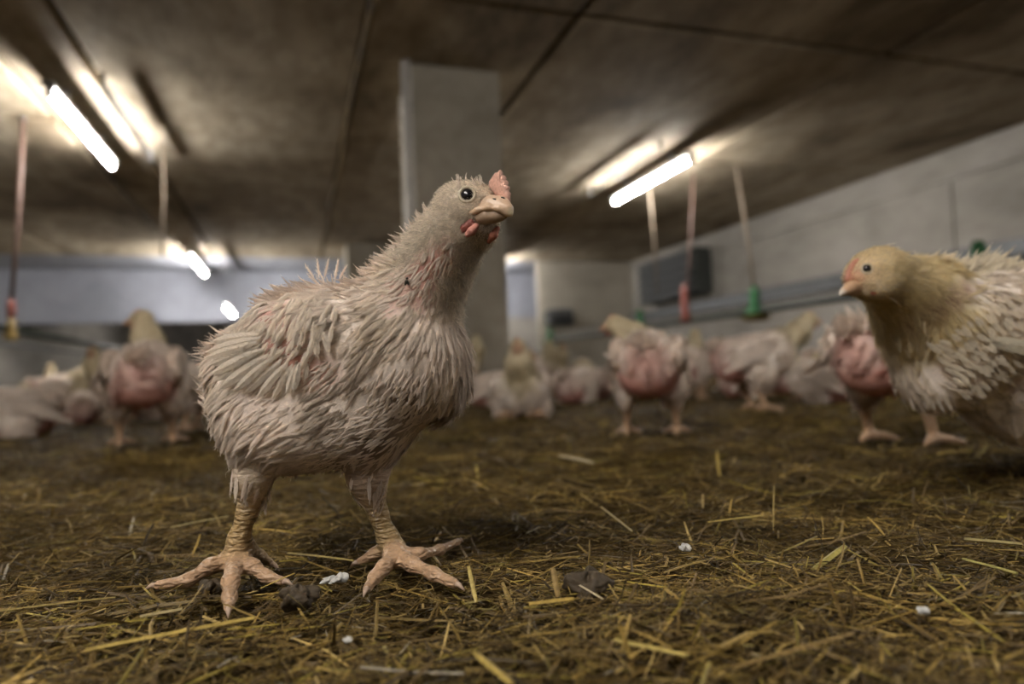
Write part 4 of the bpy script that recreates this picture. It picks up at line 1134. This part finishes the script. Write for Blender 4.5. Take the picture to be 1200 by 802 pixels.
far = [(18, 3.0), (-40, 2.7), (90, 3.5), (150, 3.3), (35, 4.2), (190, 3.8), (258, 3.2), (590, 3.6), (622, 4.3), (535, 3.9), (672, 3.7), (715, 4.2), (745, 3.4), (785, 3.9), (835, 3.5), (860, 4.4), (915, 3.8), (985, 3.2), (940, 4.6),
       (1010, 4.0), (1060, 3.5), (1110, 4.2), (1150, 3.2), (1190, 3.9), (110, 4.8), (215, 4.9), (570, 5.2), (605, 5.9), (650, 5.0), (690, 5.7), (760, 5.2), (810, 5.6), (890, 5.4), (960, 5.8), (60, 5.6), (170, 6.0), (1035, 5.2), (1085, 5.8), (725, 6.6), (845, 6.6), (635, 6.8), (925, 7.0)]
kn = list(KINDS)
rf = random.Random(5)
FAR_TXT = {'up': 'blurred far chick standing with its neck raised, deep in the flock', 'turned': 'blurred far chick standing with its head turned aside, deep in the flock', 'reach': 'blurred far chick stretching its neck sideways, deep in the flock',
           'forward': 'blurred far chick with its neck held forward, deep in the flock', 'sitting': 'blurred far chick sitting with its neck up, deep in the flock', 'resting': 'blurred far chick crouching low, deep in the flock'}
def roomy(x, y):
    for it in range(60):
        mv = np.zeros(2)
        for sx, sy in SPOTS:
            dx, dy = x - sx, y - sy; q = math.hypot(dx, dy)
            if q < .37: mv += np.array([dx, dy]) / (q + 1e-6) * (.38 - q)
        for cx_, cy_ in ((1.08, 4.72), (1.08, 10.92)):
            dx, dy = x - cx_, y - cy_; q = math.hypot(dx, dy)
            if q < .68: mv += np.array([dx, dy]) / (q + 1e-6) * (.70 - q)
        if abs(mv).max() < 1e-4: break
        x += mv[0] * 1.02; y += abs(mv[1]) * .9 + .002
    return x, y


for i, (x, d) in enumerate(far):
    k = rf.choice(kn[:2] + kn[3:] + ['resting', 'up'])
    o = bird(k, x + rf.uniform(-8, 8), 0, rf.uniform(0, 360), rf.uniform(1.0, 1.2), FAR_TXT[k], G1, depth=d)
    SPOTS.pop(); q = roomy(o.location.x, o.location.y); o.location.x, o.location.y = q; SPOTS.append(q)

# ------------------------------------------------------------------ litter: uneven ground, loose straw
def hfun(x, y):
    near = np.clip((7 - np.hypot(x, y)) / 6, 0, 1)
    h = .0045 * np.sin(x * 11 + 1.3) * np.sin(y * 9 + .4) + .003 * np.sin(x * 31 + y * 17) + .0022 * np.sin(y * 47 - x * 23 + 2) + .0014 * np.sin(x * 90 + 1) * np.sin(y * 83)
    h = h + .0022 * np.sin(x * 150 + 3 * np.sin(y * 60)) * np.sin(y * 140 + 2)
    h = h * near - .010
    for a, b in toes:
        m_ = (a + b) / 2; d = np.hypot(x - m_[0], y - m_[1]); h = h - .003 * np.exp(-(d / .02) ** 2)
    # a low heap right of the feet
    h = h + .012 * np.exp(-(((x - .30) / .10) ** 2 + ((y - .42) / .05) ** 2)) + .010 * np.exp(-(((x - .16) / .06) ** 2 + ((y - .40) / .04) ** 2))
    return h


def spaced(lo, hi, a, b, fine, coarse):
    v = [a]
    while v[-1] < b: v.append(v[-1] + fine)
    s_ = fine; r = [v[-1]]
    while r[-1] < hi: s_ = min(coarse, s_ * 1.12); r.append(min(hi, r[-1] + s_))
    s_ = fine; l = [v[0]]
    while l[-1] > lo: s_ = min(coarse, s_ * 1.12); l.append(max(lo, l[-1] - s_))
    return np.array(l[::-1][:-1] + v + r[1:])


gx = spaced(XL, XR + 2.0, -.8, 1.6, .007, .5); gy = spaced(Y0, Y1, .15, 1.7, .007, .5)
X, Y = np.meshgrid(gx, gy, indexing='ij'); Z = hfun(X, Y); nx, ny = X.shape
Vg = np.stack([X, Y, Z], -1).reshape(-1, 3); idx = np.arange(nx * ny).reshape(nx, ny)
Qg = np.stack([idx[:-1, :-1], idx[1:, :-1], idx[1:, 1:], idx[:-1, 1:]], -1).reshape(-1, 4)
me = np_mesh('floor', Vg, Qg.ravel(), np.arange(len(Qg)) * 4, np.full(len(Qg), 4), True)
tag(link_mesh('floor', me, M['ground']), kind='structure')


def straw_verts(P, D, Nn, L, W, T, bend, sect=4):
    """Flattened bent stalks; returns vertices (n, sect, 4, 3)."""
    n = len(P); S = unit(np.cross(Nn, D)); out = np.zeros((n, sect, 4, 3))
    for i in range(sect):
        t = i / (sect - 1) - .5
        c = P + D * (L * t)[:, None] + S * (bend[:, 0] * L * (t * t - .08))[:, None] + Nn * (bend[:, 1] * L * (.08 - t * t))[:, None]
        w = W * (1 - .25 * abs(2 * t) ** 3)
        for j, (a, b) in enumerate(((-1, 0), (0, 1), (1, 0), (0, -1))):
            out[:, i, j] = c + S * (w * a)[:, None] + Nn * (T * b)[:, None]
    return out


def straw_mesh(name, VV, cols):
    n, sct = VV.shape[:2]; f = []
    for i in range(sct - 1):
        for j in range(4): f.append([i * 4 + j, i * 4 + (j + 1) % 4, i * 4 + 4 + (j + 1) % 4, i * 4 + 4 + j])
    f.append([3, 2, 1, 0]); f.append([sct * 4 - 4 + j for j in range(4)])
    F = (np.arange(n)[:, None, None] * (sct * 4) + np.array(f)[None]).reshape(-1, 4)
    return np_mesh(name, VV.reshape(-1, 3), F.ravel(), np.arange(len(F)) * 4, np.full(len(F), 4), False, np.repeat(cols, sct * 4, axis=0))


NS = 100000
rg = np.random.default_rng(3)
d = np.exp(rg.uniform(math.log(.29), math.log(6.5), NS)); lat_ = rg.uniform(-.95, .95, NS) * d
fx = np.array([fw[0], fw[1]]) / np.hypot(fw[0], fw[1]); rx = np.array([fx[1], -fx[0]])
PX_ = fx[0] * d + rx[0] * lat_; PY_ = fx[1] * d + rx[1] * lat_
ok = (PX_ > XL + .1) & (PX_ < XR - .1) & ~((PX_ > .70) & (PX_ < 1.42) & (PY_ > 4.35) & (PY_ < 5.1)); PX_, PY_, d = PX_[ok], PY_[ok], d[ok]
n = len(d)
an = rg.normal(0, .85, n) + np.where(rg.random(n) < .35, rg.uniform(0, math.pi, n), 0) - .25
tilt = rg.normal(0, .16, n); up_ = rg.random(n) < .035; tilt[up_] = rg.uniform(.4, 1.2, up_.sum())
D = np.stack([np.cos(an) * np.cos(tilt), np.sin(an) * np.cos(tilt), np.sin(tilt)], 1)
Nn = unit(np.cross(np.cross(D, [0, 0, 1.0]) + rg.normal(0, .25, (n, 3)), D)); Nn = unit(Nn - D * (Nn * D).sum(1, keepdims=True)); Nn[Nn[:, 2] < 0] *= -1
big = rg.random(n)
fs = np.clip(d / .9, 1, 2.6)
L = (.007 + .020 * rg.random(n) ** 1.6 + .035 * (big > .965) + .020 * (big > .90)) * fs ** .7
W = (.00032 + .0008 * rg.random(n) ** 2 + .0009 * (big > .955)) * fs
Tt = W * rg.uniform(.25, .5, n)
L[up_] = np.minimum(L[up_], .028)
hz = hfun(PX_, PY_) + rg.random(n) ** 1.3 * .011 + np.where(up_, L * .35, 0)
nearfoot = np.zeros(n, bool)
for a, b in toes:
    ba = b - a; t = np.clip(((PX_ - a[0]) * ba[0] + (PY_ - a[1]) * ba[1]) / (ba[0] ** 2 + ba[1] ** 2), 0, 1)
    dd = np.hypot(PX_ - a[0] - t * ba[0], PY_ - a[1] - t * ba[1]); nearfoot |= dd < .013
hz = np.where(nearfoot, np.minimum(hz, -.002), hz); tilt_ok = ~(nearfoot & up_)
P = np.stack([PX_, PY_, hz], 1)
tones = np.array([(.20, .132, .034), (.32, .215, .060), (.115, .072, .020), (.42, .30, .11), (.055, .034, .011), (.25, .19, .038), (.15, .100, .042)])
ci = rg.choice(len(tones), n, p=[.24, .13, .25, .05, .17, .07, .09]); cols = tones[ci] * rg.uniform(.7, 1.25, (n, 1))
cols[rg.random(n) < .006] = (.36, .32, .25)
cols[big > .955] *= 1.2
cols *= (.80 + .36 * vnoise(P, 22, 8) + .16 * vnoise(P, 70, 9)).clip(.22, 1.1)[:, None]
bend = rg.normal(0, .12, (n, 2))
VV = straw_verts(P, D, Nn, L, W, Tt, bend, 3)
VV = VV[tilt_ok]; cols = cols[tilt_ok]
VV[..., 2] = np.maximum(VV[..., 2], -.02)
o = link_mesh('straw_litter', straw_mesh('straw_litter', VV, cols), M['straw'])
tag(o, 'short brown chopped straw matted all over the barn floor', 'straw', kind='stuff')


def stalk(a, b, w, col, label, z0=.006, z1=.008, name='straw_stalk', bend=(.03, .03)):
    """One large loose stalk between two places on the litter (ground pixels a and b)."""
    p0 = onz(*a, z0); p1 = onz(*b, z1); c = (p0 + p1) / 2; D_ = unit(p1 - p0)[None]; L_ = np.array([np.linalg.norm(p1 - p0)])
    N_ = unit(np.array([[0, 0, 1.0]]) - D_ * D_[0, 2]); vv = straw_verts(np.zeros((1, 3)), D_, N_, L_, np.array([w]), np.array([w * .45]), np.array([bend]), 7)
    o = link_mesh(name, straw_mesh(name, vv, np.array([col])), M['straw']); o.location = tuple(c)
    return tag(o, label, 'straw', 'loose large stalks on the litter')


Y_ = (.36, .26, .07); Yb = (.42, .32, .10); PL = (.50, .42, .27); BR = (.20, .13, .045)
stalk((100, 762), (298, 724), .0030, Y_, 'thick tan stalk lying below the toes of the near left foot', .004, .006)
stalk((337, 648), (414, 657), .0022, Yb, 'yellow stalk lying between the feet of the big chick')
stalk((164, 723), (214, 714), .0026, (.30, .24, .12), 'short pale flat stalk left of the middle toe tip', .004, .004)
stalk((549, 664), (558, 706), .0016, Yb, 'bright yellow stalk standing at the tip of the right foot', .022, .002)
stalk((620, 708), (672, 702), .0030, (.33, .23, .06), 'stubby yellow stalk right of centre near the bottom', .012, .014)
stalk((648, 666), (654, 700), .0022, (.27, .18, .06), 'upright brown stalk stub behind the stubby yellow one', .025, .006)
stalk((672, 682), (706, 702), .0011, PL, 'thin pale sliver right of the stubby yellow stalk', .010, .012)
stalk((656, 534), (694, 542), .0055, PL, 'pale chunk of straw in the middle distance below the flock', .008, .008)
stalk((953, 668), (990, 640), .0036, (.30, .25, .07), 'thick yellowish stalk on the right half pointing up', .003, .014)
stalk((830, 612), (895, 604), .0018, Yb, 'thin bright stalk lying across the litter right of centre', .010, .012)
stalk((1130, 632), (1198, 638), .0034, (.28, .23, .10), 'long pale stalk reaching the right edge', .010, .010)
stalk((860, 782), (1000, 742), .0020, BR, 'blurred brown stalk in the near right litter', .010, .012)
stalk((556, 765), (600, 802), .0026, Y_, 'blurred yellow stalk at the bottom edge under the feet', .010, .008)
stalk((720, 750), (805, 768), .0024, Yb, 'blurred bright yellow stalk near the bottom right of centre', .012, .012)
stalk((1128, 655), (1192, 672), .0022, (.34, .30, .10), 'yellow green stalk near the right edge', .012, .010)
stalk((907, 570), (906, 622), .0010, (.30, .22, .08), 'thin straw sticking straight up on the right half', .045, .0)
stalk((704, 594), (740, 622), .0015, (.45, .36, .18), 'short pale stalk behind the right half litter', .010, .008)
stalk((0, 716), (135, 700), .0018, (.24, .18, .06), 'long thin stalk at the lower left edge', .006, .008)
stalk((840, 528), (843, 558), .0022, Y_, 'upright yellow straw below the pink rumped chick', .030, .0)
stalk((558, 545), (560, 562), .0016, Yb, 'small upright straw right of the big chick breast', .020, .0)
stalk((200, 618), (268, 605), .0016, (.40, .33, .16), 'pale straw lying left of the near leg', .006, .008)
stalk((305, 690), (345, 672), .0012, Y_, 'thin straw leaning past the outer toe of the left foot', .004, .014)


def lump(name, p, r, mat, label, cat, seed, amp=.25, flat=.65, cnt=1):
    """An irregular soft lump resting on the litter."""
    g = Geo(); n, m_ = 56, 34; vs = []; rr = random.Random(seed); ph = [rr.uniform(0, 6.28) for _ in range(8)]
    for i in range(m_ + 1):
        th = math.pi * i / m_
        for k in range(n):
            a = 2 * math.pi * k / n
            q = 1 + amp * (math.sin(3 * a + ph[0]) * math.sin(2 * th + ph[1]) + .6 * math.sin(5 * a + ph[2] + 2 * th) * math.sin(th) + .4 * math.sin(9 * a + ph[3]) * math.sin(5 * th + ph[4]) * math.sin(th))
            q += amp * .35 * float(vnoise(np.array([[math.sin(th) * math.cos(a), math.sin(th) * math.sin(a), math.cos(th)]]), 7, seed)[0]) + amp * .2 * float(vnoise(np.array([[math.sin(th) * math.cos(a), math.sin(th) * math.sin(a), math.cos(th)]]), 17, seed + 1)[0])
            vs.append((r * q * math.sin(th) * math.cos(a), r * q * math.sin(th) * math.sin(a), r * flat * q * math.cos(th)))
    fs = [(i * n + k, (i + 1) * n + k, (i + 1) * n + (k + 1) % n, i * n + (k + 1) % n) for i in range(m_) for k in range(n)]
    o = g.add(vs, fs).build(name, mat, smooth=True); o.location = tuple(p)
    return tag(o, label, cat)


lump('dung_clod', onz(350, 700, .006), .013, M['dung'], 'dark brown dung clod between the feet of the big chick', 'dung', 1)
lump('dung_clod', onz(247, 688, .004), .009, M['dung'], 'small shiny dark clod between the toes of the left foot', 'dung', 2)
lump('dung_clod', onz(690, 688, .006), .018, M['dung'], 'dark clod behind the stubby yellow stalk', 'dung', 3)
lump('dropping', onz(401, 677, .008), .0058, M['dropping'], 'round white dropping between the feet, larger blob', 'dropping', 4, .12)
lump('dropping', onz(388, 680, .006), .0065, M['dropping'], 'flat white smear left of the round white dropping', 'dropping', 5, .35, .35)
lump('dropping', onz(408, 750, .006), .0028, M['dropping'], 'tiny white speck below the feet near the bottom', 'dropping', 6, .2)
lump('dropping', onz(803, 642, .008), .0045, M['dropping'], 'small white bit on the litter right of centre', 'dropping', 7, .3)
lump('dropping', onz(1082, 716, .010), .0035, M['dropping'], 'small white speck in the blurred lower right litter', 'dropping', 8, .2)
